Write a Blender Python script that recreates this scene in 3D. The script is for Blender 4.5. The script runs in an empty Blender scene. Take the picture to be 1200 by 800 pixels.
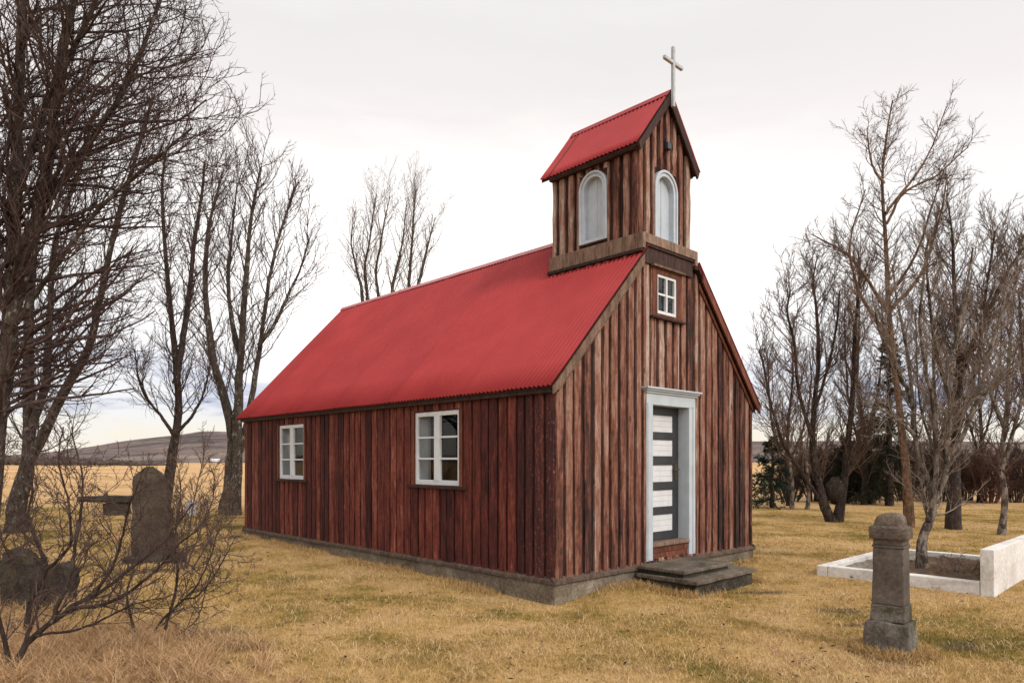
import bpy, bmesh, math, random
import numpy as np
from mathutils import Vector

SC = bpy.context.scene
COL = SC.collection
R = math.radians

# ------------------------------------------------------------------ camera
F, HY, EYE = 818.15, 539.5, 1.65          # focal length and horizon in photo pixels (1200 wide), eye height
cam_d = bpy.data.cameras.new('camera'); cam = bpy.data.objects.new('camera', cam_d); COL.objects.link(cam)
cam.location = (0, 0, EYE); cam.rotation_euler = (R(90), 0, 0)
cam_d.sensor_width = 36; cam_d.lens = F / 1200 * 36; cam_d.shift_y = (HY - 400) / 1200
cam_d.clip_start = 0.1; cam_d.clip_end = 12000
SC.camera = cam

# ------------------------------------------------------------------ sun, sky, exposure
SUN_EL, SUN_AZ = R(36), math.atan2(0.62, -0.78)      # azimuth clockwise from +Y
sd = bpy.data.lights.new('sun', 'SUN'); sun = bpy.data.objects.new('sun', sd); COL.objects.link(sun)
sd.energy = 1.5; sd.angle = R(10); sd.color = (1.0, 0.93, 0.84)
sdir = Vector((math.sin(SUN_AZ) * math.cos(SUN_EL), math.cos(SUN_AZ) * math.cos(SUN_EL), math.sin(SUN_EL)))
sun.rotation_euler = sdir.to_track_quat('Z', 'Y').to_euler(); sun.location = sdir * 60

SC.view_settings.view_transform = 'Standard'; SC.view_settings.look = 'None'
SC.view_settings.exposure = 0.0; SC.view_settings.gamma = 1.0; SC.view_settings.use_curve_mapping = False
SC.cycles.use_denoising = True; SC.cycles.use_adaptive_sampling = False; SC.cycles.use_light_tree = False
SC.cycles.max_bounces = 6; SC.cycles.diffuse_bounces = 3; SC.cycles.transparent_max_bounces = 12
SC.cycles.caustics_reflective = False; SC.cycles.caustics_refractive = False


class NT:
    """tiny helper for node trees"""
    def __init__(s, tree): s.t = tree; s.n = tree.nodes; s.l = tree.links
    def add(s, typ, **kw):
        nd = s.n.new(typ)
        for k, v in kw.items(): setattr(nd, k, v)
        return nd
    def link(s, a, b): s.l.new(a, b)
    def put(s, sock, val):
        if isinstance(val, bpy.types.NodeSocket): s.l.new(val, sock)
        else: sock.default_value = val
    def math(s, op, a, b=0.0, c=0.0, clamp=False):
        nd = s.add('ShaderNodeMath', operation=op, use_clamp=clamp)
        s.put(nd.inputs[0], a); s.put(nd.inputs[1], b); s.put(nd.inputs[2], c); return nd.outputs[0]
    def mrange(s, v, a, b, c=0.0, d=1.0, smooth=True):
        nd = s.add('ShaderNodeMapRange', interpolation_type='SMOOTHSTEP' if smooth else 'LINEAR')
        s.put(nd.inputs[0], v); nd.inputs[1].default_value = a; nd.inputs[2].default_value = b
        nd.inputs[3].default_value = c; nd.inputs[4].default_value = d; return nd.outputs[0]
    def mix(s, f, a, b, mode='MIX'):
        nd = s.add('ShaderNodeMix', data_type='RGBA', blend_type=mode)
        s.put(nd.inputs[0], f)
        for k, v in ((6, a), (7, b)): s.put(nd.inputs[k], v if isinstance(v, bpy.types.NodeSocket) else (*v, 1))
        return nd.outputs[2]
    def ramp(s, f, stops, interp='LINEAR'):
        nd = s.add('ShaderNodeValToRGB'); cr = nd.color_ramp; cr.interpolation = interp
        while len(cr.elements) < len(stops): cr.elements.new(0.5)
        for e, (p, c) in zip(cr.elements, stops): e.position = p; e.color = (*c, 1)
        s.put(nd.inputs[0], f); return nd.outputs[0]
    def noise(s, vec, scale, detail=4, rough=0.55, dist=0.0):
        nd = s.add('ShaderNodeTexNoise'); s.put(nd.inputs['Vector'], vec)
        nd.inputs['Scale'].default_value = scale; nd.inputs['Detail'].default_value = detail
        nd.inputs['Roughness'].default_value = rough; nd.inputs['Distortion'].default_value = dist
        return nd.outputs[0]
    def vmap(s, vec, scale=(1, 1, 1), loc=None):
        nd = s.add('ShaderNodeVectorMath', operation='MULTIPLY'); s.put(nd.inputs[0], vec); nd.inputs[1].default_value = scale
        o = nd.outputs[0]
        if loc is not None:
            n2 = s.add('ShaderNodeVectorMath', operation='ADD'); s.put(n2.inputs[0], o); s.put(n2.inputs[1], loc); o = n2.outputs[0]
        return o


W = bpy.data.worlds.new('World'); SC.world = W; W.use_nodes = True
W.cycles.sampling_method = 'MANUAL'; W.cycles.sample_map_resolution = 1024
nt = NT(W.node_tree); nt.n.clear()
tc = nt.add('ShaderNodeTexCoord'); D = tc.outputs['Generated']
sx = nt.add('ShaderNodeSeparateXYZ'); nt.link(D, sx.inputs[0])
X_, Y_, Z_ = sx.outputs
sky = nt.add('ShaderNodeTexSky', sky_type='NISHITA'); sky.sun_disc = False
sky.sun_elevation = SUN_EL; sky.sun_rotation = SUN_AZ; sky.air_density = 1.2; sky.dust_density = 2.0
# layered overcast: colours by elevation, the layer edges broken up by stretched cloud noise
big = nt.noise(nt.vmap(D, (1.4, 1.4, 5.0)), 1.6, 5, 0.55, 0.4)
fine = nt.noise(nt.vmap(D, (3.0, 3.0, 16.0)), 2.2, 6, 0.6, 0.6)
el = nt.math('ADD', Z_, nt.math('MULTIPLY', nt.math('SUBTRACT', big, 0.5), 0.16))
base = nt.ramp(nt.mrange(el, 0.0, 1.0, smooth=False), [
    (0.0, (.97, .96, .95)), (0.14, (.93, .94, .99)), (0.24, (1.04, 1.02, 1.01)), (0.30, (1.05, 1.03, 1.02)),
    (0.42, (.955, .905, .89)), (0.52, (.895, .872, .858)), (0.62, (1.0, .98, .96)), (1.0, (1.5, 1.45, 1.40))])
# low blue-grey stratus streaks with a cream gap under them
band = nt.math('MULTIPLY', nt.mrange(Z_, 0.045, 0.075), nt.mrange(Z_, 0.17, 0.10))
blue = nt.math('MULTIPLY', band, nt.mrange(fine, 0.42, 0.62), clamp=True)
c1 = nt.mix(blue, base, (.42, .48, .66))
gap = nt.math('MULTIPLY', nt.mrange(Z_, 0.07, 0.03), nt.mrange(fine, 0.30, 0.5), clamp=True)
c2 = nt.mix(gap, c1, (1.0, .93, .80))
# thin bright cloud where the veiled sun stands, low behind the church
el2 = nt.math('ADD', Z_, nt.math('MULTIPLY', nt.math('SUBTRACT', fine, .5), .10))
glow = nt.math('MULTIPLY', nt.mrange(el2, .48, .22), nt.mrange(el2, .06, .17))
glow = nt.math('MULTIPLY', glow, nt.mrange(nt.math('ABSOLUTE', nt.math('ADD', X_, .04)), .62, .10))
glow = nt.math('MULTIPLY', glow, nt.mrange(Y_, .2, .6))
c2 = nt.mix(glow, c2, (1.5, 1.45, 1.40))
# unseen sky behind and right of the camera, brightened to light the gable
dv = nt.add('ShaderNodeVectorMath', operation='DOT_PRODUCT'); nt.link(D, dv.inputs[0]); dv.inputs[1].default_value = (.69, -.72, 0)
back = nt.mrange(dv.outputs['Value'], -0.05, 0.9, 1.0, 2.0)
cm = nt.add('ShaderNodeVectorMath', operation='SCALE'); nt.link(c2, cm.inputs[0]); nt.link(nt.math('MULTIPLY', back, 10.0), cm.inputs['Scale'])
full = nt.mix(0.965, sky.outputs[0], cm.outputs[0])
bg = nt.add('ShaderNodeBackground'); nt.link(full, bg.inputs[0]); bg.inputs[1].default_value = 0.1
wo = nt.add('ShaderNodeOutputWorld'); nt.link(bg.outputs[0], wo.inputs[0])

# ------------------------------------------------------------------ helpers
YAW = 0.763
CA, SA = math.cos(YAW), math.sin(YAW)
ORG = (0.502, 8.268)                                # near corner of the church on the ground


def loc2w(v, u): return (ORG[0] + v * CA - u * SA, ORG[1] + v * SA + u * CA)
def px(x, y, depth): return np.array([(x - 600) / F * depth, depth, EYE + (HY - y) / F * depth])


def tag(o, label=None, cat=None, group=None, kind=None):
    if label: o['label'] = label
    if cat: o['category'] = cat
    if group: o['group'] = group
    if kind: o['kind'] = kind
    return o


def empty(name, loc=(0, 0, 0), rz=0):
    o = bpy.data.objects.new(name, None); COL.objects.link(o); o.location = loc; o.rotation_euler = (0, 0, rz)
    o.empty_display_size = 0.2
    return o


def link(name, me, mat, parent=None):
    o = bpy.data.objects.new(name, me); COL.objects.link(o)
    if mat: me.materials.append(mat)
    if parent: o.parent = parent
    return o


class MB:
    """collects shapes into one mesh"""
    def __init__(s): s.v = []; s.f = []; s.smooth = False
    def raw(s, vs, fs):
        k = len(s.v); s.v += [tuple(v) for v in vs]; s.f += [tuple(i + k for i in f) for f in fs]; return s
    def box(s, x0, x1, y0, y1, z0, z1):
        return s.raw([(x0, y0, z0), (x1, y0, z0), (x1, y1, z0), (x0, y1, z0), (x0, y0, z1), (x1, y0, z1), (x1, y1, z1), (x0, y1, z1)],
                     [(0, 3, 2, 1), (4, 5, 6, 7), (0, 1, 5, 4), (1, 2, 6, 5), (2, 3, 7, 6), (3, 0, 4, 7)])
    def mbox(s, m, a0, a1, b0, b1, z0, z1):             # a box through a mapping (along, out, z)
        P = [(a0, b0, z0), (a1, b0, z0), (a1, b1, z0), (a0, b1, z0), (a0, b0, z1), (a1, b0, z1), (a1, b1, z1), (a0, b1, z1)]
        return s.raw([m(*p) for p in P], [(0, 3, 2, 1), (4, 5, 6, 7), (0, 1, 5, 4), (1, 2, 6, 5), (2, 3, 7, 6), (3, 0, 4, 7)])
    def prism(s, m, poly, b0, b1):                      # polygon in (along, z) extruded through b
        n = len(poly)
        vs = [m(a, b0, z) for a, z in poly] + [m(a, b1, z) for a, z in poly]
        fs = [tuple(range(n)), tuple(range(2 * n - 1, n - 1, -1))] + [(i, (i + 1) % n, n + (i + 1) % n, n + i) for i in range(n)]
        return s.raw(vs, fs)
    def ring(s, m, outer, inner, b0, b1):               # frame between two outlines of equal count
        n = len(outer)
        vs = [m(a, b0, z) for a, z in outer] + [m(a, b0, z) for a, z in inner] + [m(a, b1, z) for a, z in outer] + [m(a, b1, z) for a, z in inner]
        fs = []
        for i in range(n):
            j = (i + 1) % n
            fs += [(i, j, n + j, n + i), (2 * n + i, 3 * n + i, 3 * n + j, 2 * n + j), (i, 2 * n + i, 2 * n + j, j), (n + i, n + j, 3 * n + j, 3 * n + i)]
        return s.raw(vs, fs)
    def board(s, m, a0, a1, b0, b1, z0, zl, zr, rng, wav=0.004, cup=0.0, nseg=9):
        """a sawn plank with slightly wandering edges; zl / zr = top at its two edges"""
        vs = []; off = 0.0
        tilt = rng.uniform(-.004, .004)
        for k in range(nseg + 1):
            t = k / nseg
            off = off * 0.6 + rng.uniform(-wav, wav)
            e0 = rng.uniform(-wav, wav) * 0.7 + off; e1 = rng.uniform(-wav, wav) * 0.7 + off
            d = rng.uniform(-.0025, .0025)
            A0, A1 = a0 + e0, a1 + e1
            Z0 = z0 + (zl - z0) * t; Z1 = z0 + (zr - z0) * t
            vs += [m(A0, b0, Z0), m(A1, b0, Z1), m(A1, b1 + d + tilt, Z1), m((A0 + A1) / 2, b1 + d + cup, (Z0 + Z1) / 2), m(A0, b1 + d - tilt, Z0)]
        fs = [(0, 1, 2, 3, 4), tuple(nseg * 5 + i for i in (4, 3, 2, 1, 0))]
        for k in range(nseg):
            p, q = k * 5, k * 5 + 5
            for i in range(5):
                j = (i + 1) % 5
                fs.append((p + i, q + i, q + j, p + j))
        return s.raw(vs, fs)
    def lathe(s, cx, cy, prof, n=16):
        vs = []; fs = []
        for r, z in prof:
            for i in range(n):
                a = 2 * math.pi * i / n; vs.append((cx + r * math.cos(a), cy + r * math.sin(a), z))
        for k in range(len(prof) - 1):
            for i in range(n):
                j = (i + 1) % n; fs.append((k * n + i, k * n + j, (k + 1) * n + j, (k + 1) * n + i))
        fs.append(tuple(range(n - 1, -1, -1))); fs.append(tuple((len(prof) - 1) * n + i for i in range(n)))
        return s.raw(vs, fs)
    def build(s, name, mat, parent=None, bevel=0.0, smooth=False, rough=0.0, sub=0, seed=0):
        bm = bmesh.new()
        vs = [bm.verts.new(v) for v in s.v]
        for f in s.f:
            try: bm.faces.new([vs[i] for i in f])
            except ValueError: pass
        bmesh.ops.recalc_face_normals(bm, faces=bm.faces[:])
        if bevel:
            bmesh.ops.bevel(bm, geom=[e for e in bm.edges if e.is_manifold and e.calc_face_angle(0) > 0.5], offset=bevel, segments=2, affect='EDGES', profile=0.6)
        if sub:
            bmesh.ops.triangulate(bm, faces=[f for f in bm.faces if len(f.verts) > 4])
            bmesh.ops.subdivide_edges(bm, edges=bm.edges[:], cuts=sub, use_grid_fill=True)
        if rough:
            from mathutils import noise as mn
            bm.normal_update()
            for v in bm.verts:
                q = v.co * 5.0 + Vector((seed * 7.3, seed * 3.1, 0))
                v.co += v.normal * rough * (mn.noise(q) + 0.6 * mn.noise(q * 2.7) + .35 * mn.noise(q * 7.1))
        me = bpy.data.meshes.new(name); bm.to_mesh(me); bm.free()
        if smooth: me.polygons.foreach_set('use_smooth', [True] * len(me.polygons))
        return link(name, me, mat, parent)


def np_mesh(name, V, Q, smooth=False, attrs=None):
    """mesh straight from arrays; Q is (n,3) or (n,4)"""
    me = bpy.data.meshes.new(name); n, k = Q.shape
    me.vertices.add(len(V)); me.vertices.foreach_set('co', np.ascontiguousarray(V, dtype=np.float32).ravel())
    me.loops.add(n * k); me.loops.foreach_set('vertex_index', np.ascontiguousarray(Q, dtype=np.int32).ravel())
    me.polygons.add(n); me.polygons.foreach_set('loop_start', np.arange(0, n * k, k, dtype=np.int32))
    if smooth: me.polygons.foreach_set('use_smooth', np.ones(n, dtype=bool))
    for nm, arr in (attrs or {}).items():
        a = me.attributes.new(nm, 'FLOAT', 'POINT'); a.data.foreach_set('value', arr.astype(np.float32))
    me.update(calc_edges=True)
    return me


# ------------------------------------------------------------------ materials
def new_mat(name):
    m = bpy.data.materials.new(name); m.use_nodes = True
    t = NT(m.node_tree); b = t.n['Principled BSDF']
    return m, t, b


def bump(t, b, h, strength=0.3, dist=0.02):
    nd = t.add('ShaderNodeBump'); nd.inputs['Strength'].default_value = strength; nd.inputs['Distance'].default_value = dist
    t.put(nd.inputs['Height'], h); t.link(nd.outputs[0], b.inputs['Normal'])


def wood(name, stops, rsel=0.5, streak=0.5, peel=None, rough=0.78, bias=0.0, expo=None):
    """weathered vertical boards: per-plank tone, long streaks, fine grain; peel=(axis, from, to) flakes the paint near a corner"""
    m, t, b = new_mat(name)
    tcn = t.add('ShaderNodeTexCoord'); ob = tcn.outputs['Object']
    g = t.add('ShaderNodeNewGeometry'); rnd = g.outputs['Random Per Island']
    off = t.add('ShaderNodeCombineXYZ')
    for i in range(3): t.put(off.inputs[i], t.math('MULTIPLY', rnd, 37.0 + 11 * i))
    v1 = t.vmap(ob, (1, 1, 0.035), off.outputs[0]); v2 = t.vmap(ob, (1, 1, 0.16), off.outputs[0])
    grain = t.noise(v1, 95, 4, 0.65); st = t.noise(v2, 13, 5, 0.62, 0.5); mott = t.noise(t.vmap(ob, (1, 1, 0.5), off.outputs[0]), 30, 5, 0.7)
    f = t.math('ADD', t.math('MULTIPLY', t.math('SUBTRACT', grain, .5), 0.75), t.math('MULTIPLY', t.math('SUBTRACT', st, .5), streak * 2.0))
    f = t.math('ADD', f, t.math('MULTIPLY', t.math('SUBTRACT', mott, .5), .65))
    f = t.math('ADD', f, t.math('MULTIPLY', t.math('SUBTRACT', rnd, .5), rsel))
    if expo:                                            # the sheltered right and lower boards keep more of their red
        sp0 = t.add('ShaderNodeSeparateXYZ'); t.link(ob, sp0.inputs[0])
        wob = t.math('MULTIPLY', t.math('SUBTRACT', t.noise(ob, .9, 3, .6), .5), 1.6)
        f = t.math('ADD', f, t.mrange(t.math('ADD', sp0.outputs[0], wob), 1.6, 3.6, expo[0], expo[1]))
        f = t.math('ADD', f, t.mrange(t.math('ADD', sp0.outputs[2], wob), .3, 3.2, expo[2], expo[3]))
    f = t.math('ADD', f, 0.5 + bias, clamp=True)
    c = t.ramp(f, stops)
    crack = t.mrange(t.noise(t.vmap(ob, (1, 1, 0.018), off.outputs[0]), 60, 3, 0.6), 0.66, 0.72)
    c = t.mix(t.math('MULTIPLY', crack, .75), c, (.012, .008, .007))
    vo = t.add('ShaderNodeTexVoronoi'); t.put(vo.inputs['Vector'], t.vmap(ob, (1, 1, .42), off.outputs[0])); vo.inputs['Scale'].default_value = 4.2
    c = t.mix(t.math('MULTIPLY', t.mrange(vo.outputs['Distance'], .115, .07), .7), c, (.020, .011, .008))
    if peel:
        sp = t.add('ShaderNodeSeparateXYZ'); t.link(ob, sp.inputs[0])
        near = t.mrange(sp.outputs[peel[0]], peel[1], peel[2])
        fl = t.noise(t.vmap(ob, (1, 1, 0.55)), 32, 5, 0.72)
        dark = t.math('MULTIPLY', near, t.mrange(fl, 0.40, 0.52)); c = t.mix(t.math('MULTIPLY', dark, .6), c, (.022, .014, .016))
        pale = t.math('MULTIPLY', near, t.mrange(t.noise(t.vmap(ob, (1, 1, 0.6)), 40, 4, 0.7), 0.61, 0.69)); c = t.mix(t.math('MULTIPLY', pale, .55), c, (.40, .30, .27))
    t.link(c, b.inputs['Base Color']); b.inputs['Roughness'].default_value = rough; b.inputs['Specular IOR Level'].default_value = 0.25
    bump(t, b, t.math('ADD', grain, t.math('MULTIPLY', mott, .6)), 0.45, 0.012)
    return m


def speckled(name, stops, s1=3.0, s2=22.0, moss=None, bmp=0.4, rough=0.9, lich=None):
    """concrete, stone, bark: two noises through a ramp, optional moss and lichen blotches"""
    m, t, b = new_mat(name)
    ob = t.add('ShaderNodeTexCoord').outputs['Object']
    n1 = t.noise(ob, s1, 5, .6); n2 = t.noise(ob, s2, 5, .7)
    f = t.math('ADD', t.math('MULTIPLY', t.math('SUBTRACT', n1, .5), 1.3), t.math('ADD', t.math('MULTIPLY', t.math('SUBTRACT', n2, .5), 1.3), .5), clamp=True)
    c = t.ramp(f, stops)
    if moss: c = t.mix(t.math('MULTIPLY', t.mrange(t.noise(t.vmap(ob, (1, 1, 1), (4.1, 2.2, .7)), moss[1], 5, .7), *moss[2]), .85), c, moss[0])
    if lich: c = t.mix(t.math('MULTIPLY', t.mrange(t.noise(t.vmap(ob, (1, 1, 1), (9.1, 5.2, 3.7)), lich[1], 4, .65), *lich[2]), .8), c, lich[0])
    t.link(c, b.inputs['Base Color']); b.inputs['Roughness'].default_value = rough; b.inputs['Specular IOR Level'].default_value = .2
    bump(t, b, t.math('ADD', n1, n2), bmp, 0.02)
    return m


def bark(name, stops, lich=(.30, .29, .25), lk=(.56, .64), zs=.25, sc=26):
    m, t, b = new_mat(name)
    ob = t.add('ShaderNodeTexCoord').outputs['Object']
    n1 = t.noise(t.vmap(ob, (1, 1, zs)), sc, 5, .65); n2 = t.noise(ob, 6, 4, .6)
    f = t.math('ADD', t.math('MULTIPLY', t.math('SUBTRACT', n1, .5), 1.6), t.math('ADD', t.math('MULTIPLY', t.math('SUBTRACT', n2, .5), 1.0), .5), clamp=True)
    c = t.ramp(f, stops)
    c = t.mix(t.math('MULTIPLY', t.mrange(t.noise(t.vmap(ob, (1, 1, .6), (3, 8, 1)), 9, 5, .7), *lk), .75), c, lich)
    t.link(c, b.inputs['Base Color']); b.inputs['Roughness'].default_value = .9; b.inputs['Specular IOR Level'].default_value = .15
    bump(t, b, n1, .6, .03)
    return m


def paint(name, col, var=0.12, rough=0.5, dirt=(.3, .28, .25), dk=(.62, .8), scale=6):
    m, t, b = new_mat(name)
    ob = t.add('ShaderNodeTexCoord').outputs['Object']
    n1 = t.noise(ob, scale, 5, .6); n2 = t.noise(t.vmap(ob, (1, 1, .3)), 38, 4, .7)
    lo = tuple(c * (1 - var) for c in col); hi = tuple(min(1, c * (1 + var)) for c in col)
    c = t.mix(t.mrange(n1, .3, .7), lo, hi)
    c = t.mix(t.math('MULTIPLY', t.mrange(n2, *dk), .22), c, dirt)
    t.link(c, b.inputs['Base Color']); b.inputs['Roughness'].default_value = rough
    bump(t, b, n1, .05, .006)
    return m


M = {}
M['side'] = wood('red_boards', [(0, (.008, .004, .004)), (.25, (.036, .009, .008)), (.5, (.092, .019, .014)), (.75, (.185, .044, .028)), (1, (.33, .15, .10))],
                 rsel=.45, streak=.62, peel=(1, 0.75, 0.25))
M['side_under'] = wood('red_underboards', [(0, (.006, .004, .004)), (.4, (.030, .009, .008)), (.7, (.075, .02, .015)), (1, (.13, .045, .03))], rsel=.3, streak=.4)
M['front'] = wood('weathered_boards', [(0, (.012, .008, .007)), (.22, (.048, .019, .014)), (.45, (.148, .052, .032)), (.68, (.235, .120, .083)), (.86, (.31, .205, .16)), (1, (.40, .315, .265))],
                  rsel=.58, streak=.72, bias=.03, expo=(.03, -.10, -.09, .06))
M['front_under'] = wood('weathered_underboards', [(0, (.007, .005, .005)), (.45, (.030, .012, .010)), (.75, (.095, .03, .02)), (1, (.18, .08, .055))], rsel=.4, streak=.5)
M['trimwood'] = wood('weathered_trim', [(0, (.02, .013, .01)), (.35, (.075, .042, .028)), (.65, (.17, .105, .072)), (1, (.30, .21, .155))], rsel=.2, streak=.5)
M['skirt'] = wood('weathered_beam', [(0, (.035, .022, .016)), (.35, (.12, .07, .048)), (.65, (.24, .16, .115)), (1, (.36, .27, .21))], rsel=.2, streak=.5)
M['darkwood'] = wood('dark_wood', [(0, (.008, .005, .005)), (.4, (.026, .012, .010)), (.7, (.055, .026, .02)), (1, (.11, .06, .045))], rsel=.2)
M['redtrim'] = wood('red_trim', [(0, (.02, .009, .007)), (.4, (.085, .028, .017)), (.7, (.19, .062, .034)), (1, (.30, .15, .09))], rsel=.2)
M['basetrim'] = wood('base_trim_wood', [(0, (.014, .010, .008)), (.4, (.055, .036, .026)), (.7, (.12, .082, .06)), (1, (.22, .165, .13))], rsel=.2)
M['white'] = paint('white_paint', (.62, .63, .64), .06, .45, (.45, .43, .40), (.66, .85))
M['doorframe'] = paint('pale_grey_paint', (.42, .46, .49), .07, .5, (.30, .29, .27), (.62, .82))
M['shutter'] = paint('pale_blue_grey_paint', (.40, .44, .485), .08, .5, (.30, .31, .32), (.62, .82))
M['doorgrey'] = paint('charcoal_paint', (.026, .027, .030), .15, .45, (.02, .02, .02), (.6, .8))
M['doorwhite'] = paint('white_panel_paint', (.60, .60, .61), .06, .45, (.45, .43, .40), (.66, .85))
M['crosswhite'] = paint('worn_white_paint', (.37, .39, .41), .15, .55, (.22, .2, .18), (.55, .7), 14)
M['metal'] = paint('dull_brass', (.16, .12, .06), .2, .4); M['metal'].node_tree.nodes['Principled BSDF'].inputs['Metallic'].default_value = .8
M['inside'] = paint('interior_wall', (.30, .27, .23), .1, .8)
M['curtain'] = paint('net_curtain', (.62, .60, .58), .08, .9)
M['concrete'] = speckled('old_concrete', [(0, (.05, .038, .027)), (.35, (.125, .098, .07)), (.65, (.205, .165, .122)), (1, (.33, .285, .23))], 2.5, 28, ((.05, .045, .018), 2.2, (.56, .68)), .5, lich=((.5, .48, .44), 16, (.68, .73)))
M['step'] = speckled('step_stone', [(0, (.032, .025, .018)), (.35, (.085, .068, .050)), (.65, (.15, .122, .094)), (1, (.27, .23, .19))], 3, 26, ((.04, .037, .018), 3.2, (.54, .66)), .5)
M['stepdark'] = speckled('step_riser', [(0, (.012, .010, .008)), (.5, (.045, .037, .028)), (1, (.13, .115, .09))], 4, 24, ((.035, .034, .014), 4, (.5, .62)), .7)
M['whitecon'] = speckled('whitewashed_concrete', [(0, (.30, .26, .22)), (.25, (.50, .46, .42)), (.6, (.66, .63, .60)), (1, (.78, .76, .74))], 2.2, 20, ((.16, .13, .09), 5, (.64, .74)), .25)
M['gravel'] = speckled('grave_gravel', [(0, (.05, .042, .034)), (.4, (.17, .145, .115)), (.7, (.30, .26, .21)), (1, (.48, .43, .37))], 5, 75, None, .9)
M['soil'] = speckled('dry_soil', [(0, (.03, .02, .014)), (.5, (.10, .062, .038)), (1, (.22, .14, .085))], 5, 60, None, .9)
M['stone_pillar'] = speckled('brown_grey_stone', [(0, (.040, .031, .026)), (.4, (.088, .071, .059)), (.7, (.13, .107, .09)), (1, (.21, .18, .155))], 2.2, 24, ((.085, .05, .03), 3.5, (.62, .74)), .35)
M['stone_cap'] = speckled('lichen_cap_stone', [(0, (.035, .026, .021)), (.4, (.090, .068, .052)), (.7, (.155, .122, .095)), (1, (.30, .26, .21))], 4, 40, ((.16, .075, .04), 5, (.56, .68)), .6, lich=((.40, .39, .35), 14, (.64, .7)))
M['plinth'] = speckled('mossy_plinth_stone', [(0, (.03, .024, .019)), (.4, (.10, .085, .070)), (.7, (.18, .157, .133)), (1, (.32, .29, .255))], 3, 34, ((.045, .042, .012), 3.0, (.50, .60)), .6)
M['stone_dark'] = speckled('dark_mossy_stone', [(0, (.014, .011, .009)), (.4, (.040, .032, .025)), (.7, (.072, .058, .045)), (1, (.14, .12, .1))], 3, 30, ((.07, .062, .025), 4, (.56, .68)), .7)
M['stone_tall'] = speckled('weathered_headstone', [(0, (.022, .016, .011)), (.4, (.056, .042, .030)), (.7, (.092, .070, .051)), (1, (.17, .14, .105))], 2.5, 32, ((.07, .062, .025), 3, (.56, .70)), .6)
M['stone_pale'] = speckled('pale_stone', [(0, (.25, .24, .25)), (.5, (.42, .41, .43)), (1, (.58, .57, .58))], 4, 30)
M['bark_grey'] = bark('grey_brown_bark', [(0, (.014, .010, .008)), (.4, (.046, .035, .028)), (.7, (.085, .068, .054)), (1, (.155, .13, .105))])
M['bark_dark'] = bark('dark_bark', [(0, (.010, .007, .006)), (.4, (.030, .021, .017)), (.7, (.058, .042, .034)), (1, (.11, .085, .07))], lk=(.62, .7))
M['bark_orange'] = bark('orange_brown_bark', [(0, (.035, .020, .013)), (.4, (.105, .060, .037)), (.7, (.20, .115, .070)), (1, (.31, .20, .13))], lk=(.66, .74))
M['bark_pale'] = bark('pale_blotched_bark', [(0, (.05, .038, .03)), (.4, (.14, .11, .088)), (.7, (.24, .195, .16)), (1, (.38, .33, .285))], lich=(.022, .016, .013), lk=(.49, .55))
M['twig_purple'] = bark('purple_brown_twigs', [(0, (.03, .018, .017)), (.5, (.075, .048, .043)), (1, (.14, .10, .088))], lk=(.7, .8))
M['twig_brown'] = bark('brown_twigs', [(0, (.045, .027, .020)), (.5, (.115, .074, .055)), (1, (.21, .145, .11))], lk=(.7, .8))
M['twig_dark'] = bark('dark_brown_twigs', [(0, (.02, .012, .010)), (.5, (.058, .038, .030)), (1, (.12, .085, .066))], lk=(.7, .8))
M['twig_pale'] = bark('pale_twigs', [(0, (.08, .055, .042)), (.5, (.205, .155, .122)), (1, (.34, .275, .225))], lk=(.7, .8))
M['twig_red'] = bark('reddish_twigs', [(0, (.032, .015, .013)), (.5, (.088, .044, .036)), (1, (.16, .092, .075))], lk=(.7, .8))
M['needle'] = speckled('spruce_needles', [(0, (.008, .009, .005)), (.5, (.022, .023, .011)), (1, (.055, .052, .027))], 2.0, 14, None, .1)
M['bluepine'] = speckled('blue_green_needles', [(0, (.006, .012, .008)), (.5, (.018, .032, .021)), (1, (.045, .07, .048))], 2.0, 14, None, .1)
M['hill'] = speckled('moorland', [(0, (.055, .04, .040)), (.4, (.105, .074, .070)), (.65, (.165, .12, .10)), (1, (.30, .23, .16))], .006, .05, ((.040, .031, .031), .016, (.50, .60)), 0, lich=((.33, .26, .19), .03, (.66, .72)))
M['thicket'] = speckled('far_thicket', [(0, (.03, .022, .02)), (.5, (.07, .052, .044)), (1, (.12, .09, .075))], .1, 1.2, None, .2)


def make_roof_mat():
    m, t, b = new_mat('red_corrugated_paint')
    ob = t.add('ShaderNodeTexCoord').outputs['Object']
    n1 = t.noise(ob, 1.1, 5, .6); n2 = t.noise(t.vmap(ob, (1, 1, .25)), 26, 4, .7)
    c = t.mix(t.mrange(n1, .3, .7), (.295, .027, .029), (.35, .037, .038))
    c = t.mix(t.math('MULTIPLY', t.mrange(n2, .58, .8), .4), c, (.25, .018, .02))
    sp = t.add('ShaderNodeSeparateXYZ'); t.link(ob, sp.inputs[0])      # every run of sheets has faded a little differently
    wn = t.add('ShaderNodeTexWhiteNoise', noise_dimensions='1D'); t.put(wn.inputs['W'], t.math('FLOOR', t.math('DIVIDE', t.math('ADD', sp.outputs[1], .11), 1.672)))
    c = t.mix(t.math('MULTIPLY', wn.outputs[0], .30), c, (.24, .026, .029))
    fr = t.math('FRACT', t.math('DIVIDE', t.math('ADD', sp.outputs[1], .11), 1.672))      # shadow line of the lap, painted dark where two sheets meet
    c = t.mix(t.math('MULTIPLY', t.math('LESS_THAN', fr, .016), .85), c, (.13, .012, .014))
    t.link(c, b.inputs['Base Color']); b.inputs['Roughness'].default_value = .6; b.inputs['Specular IOR Level'].default_value = .2
    bump(t, b, n2, .06, .004)
    return m


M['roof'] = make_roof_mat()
M['ridge'] = paint('pale_red_paint', (.42, .12, .118), .1, .5, (.5, .35, .33), (.5, .75))  # paler red than the sheets, for the ridge cap


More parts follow.
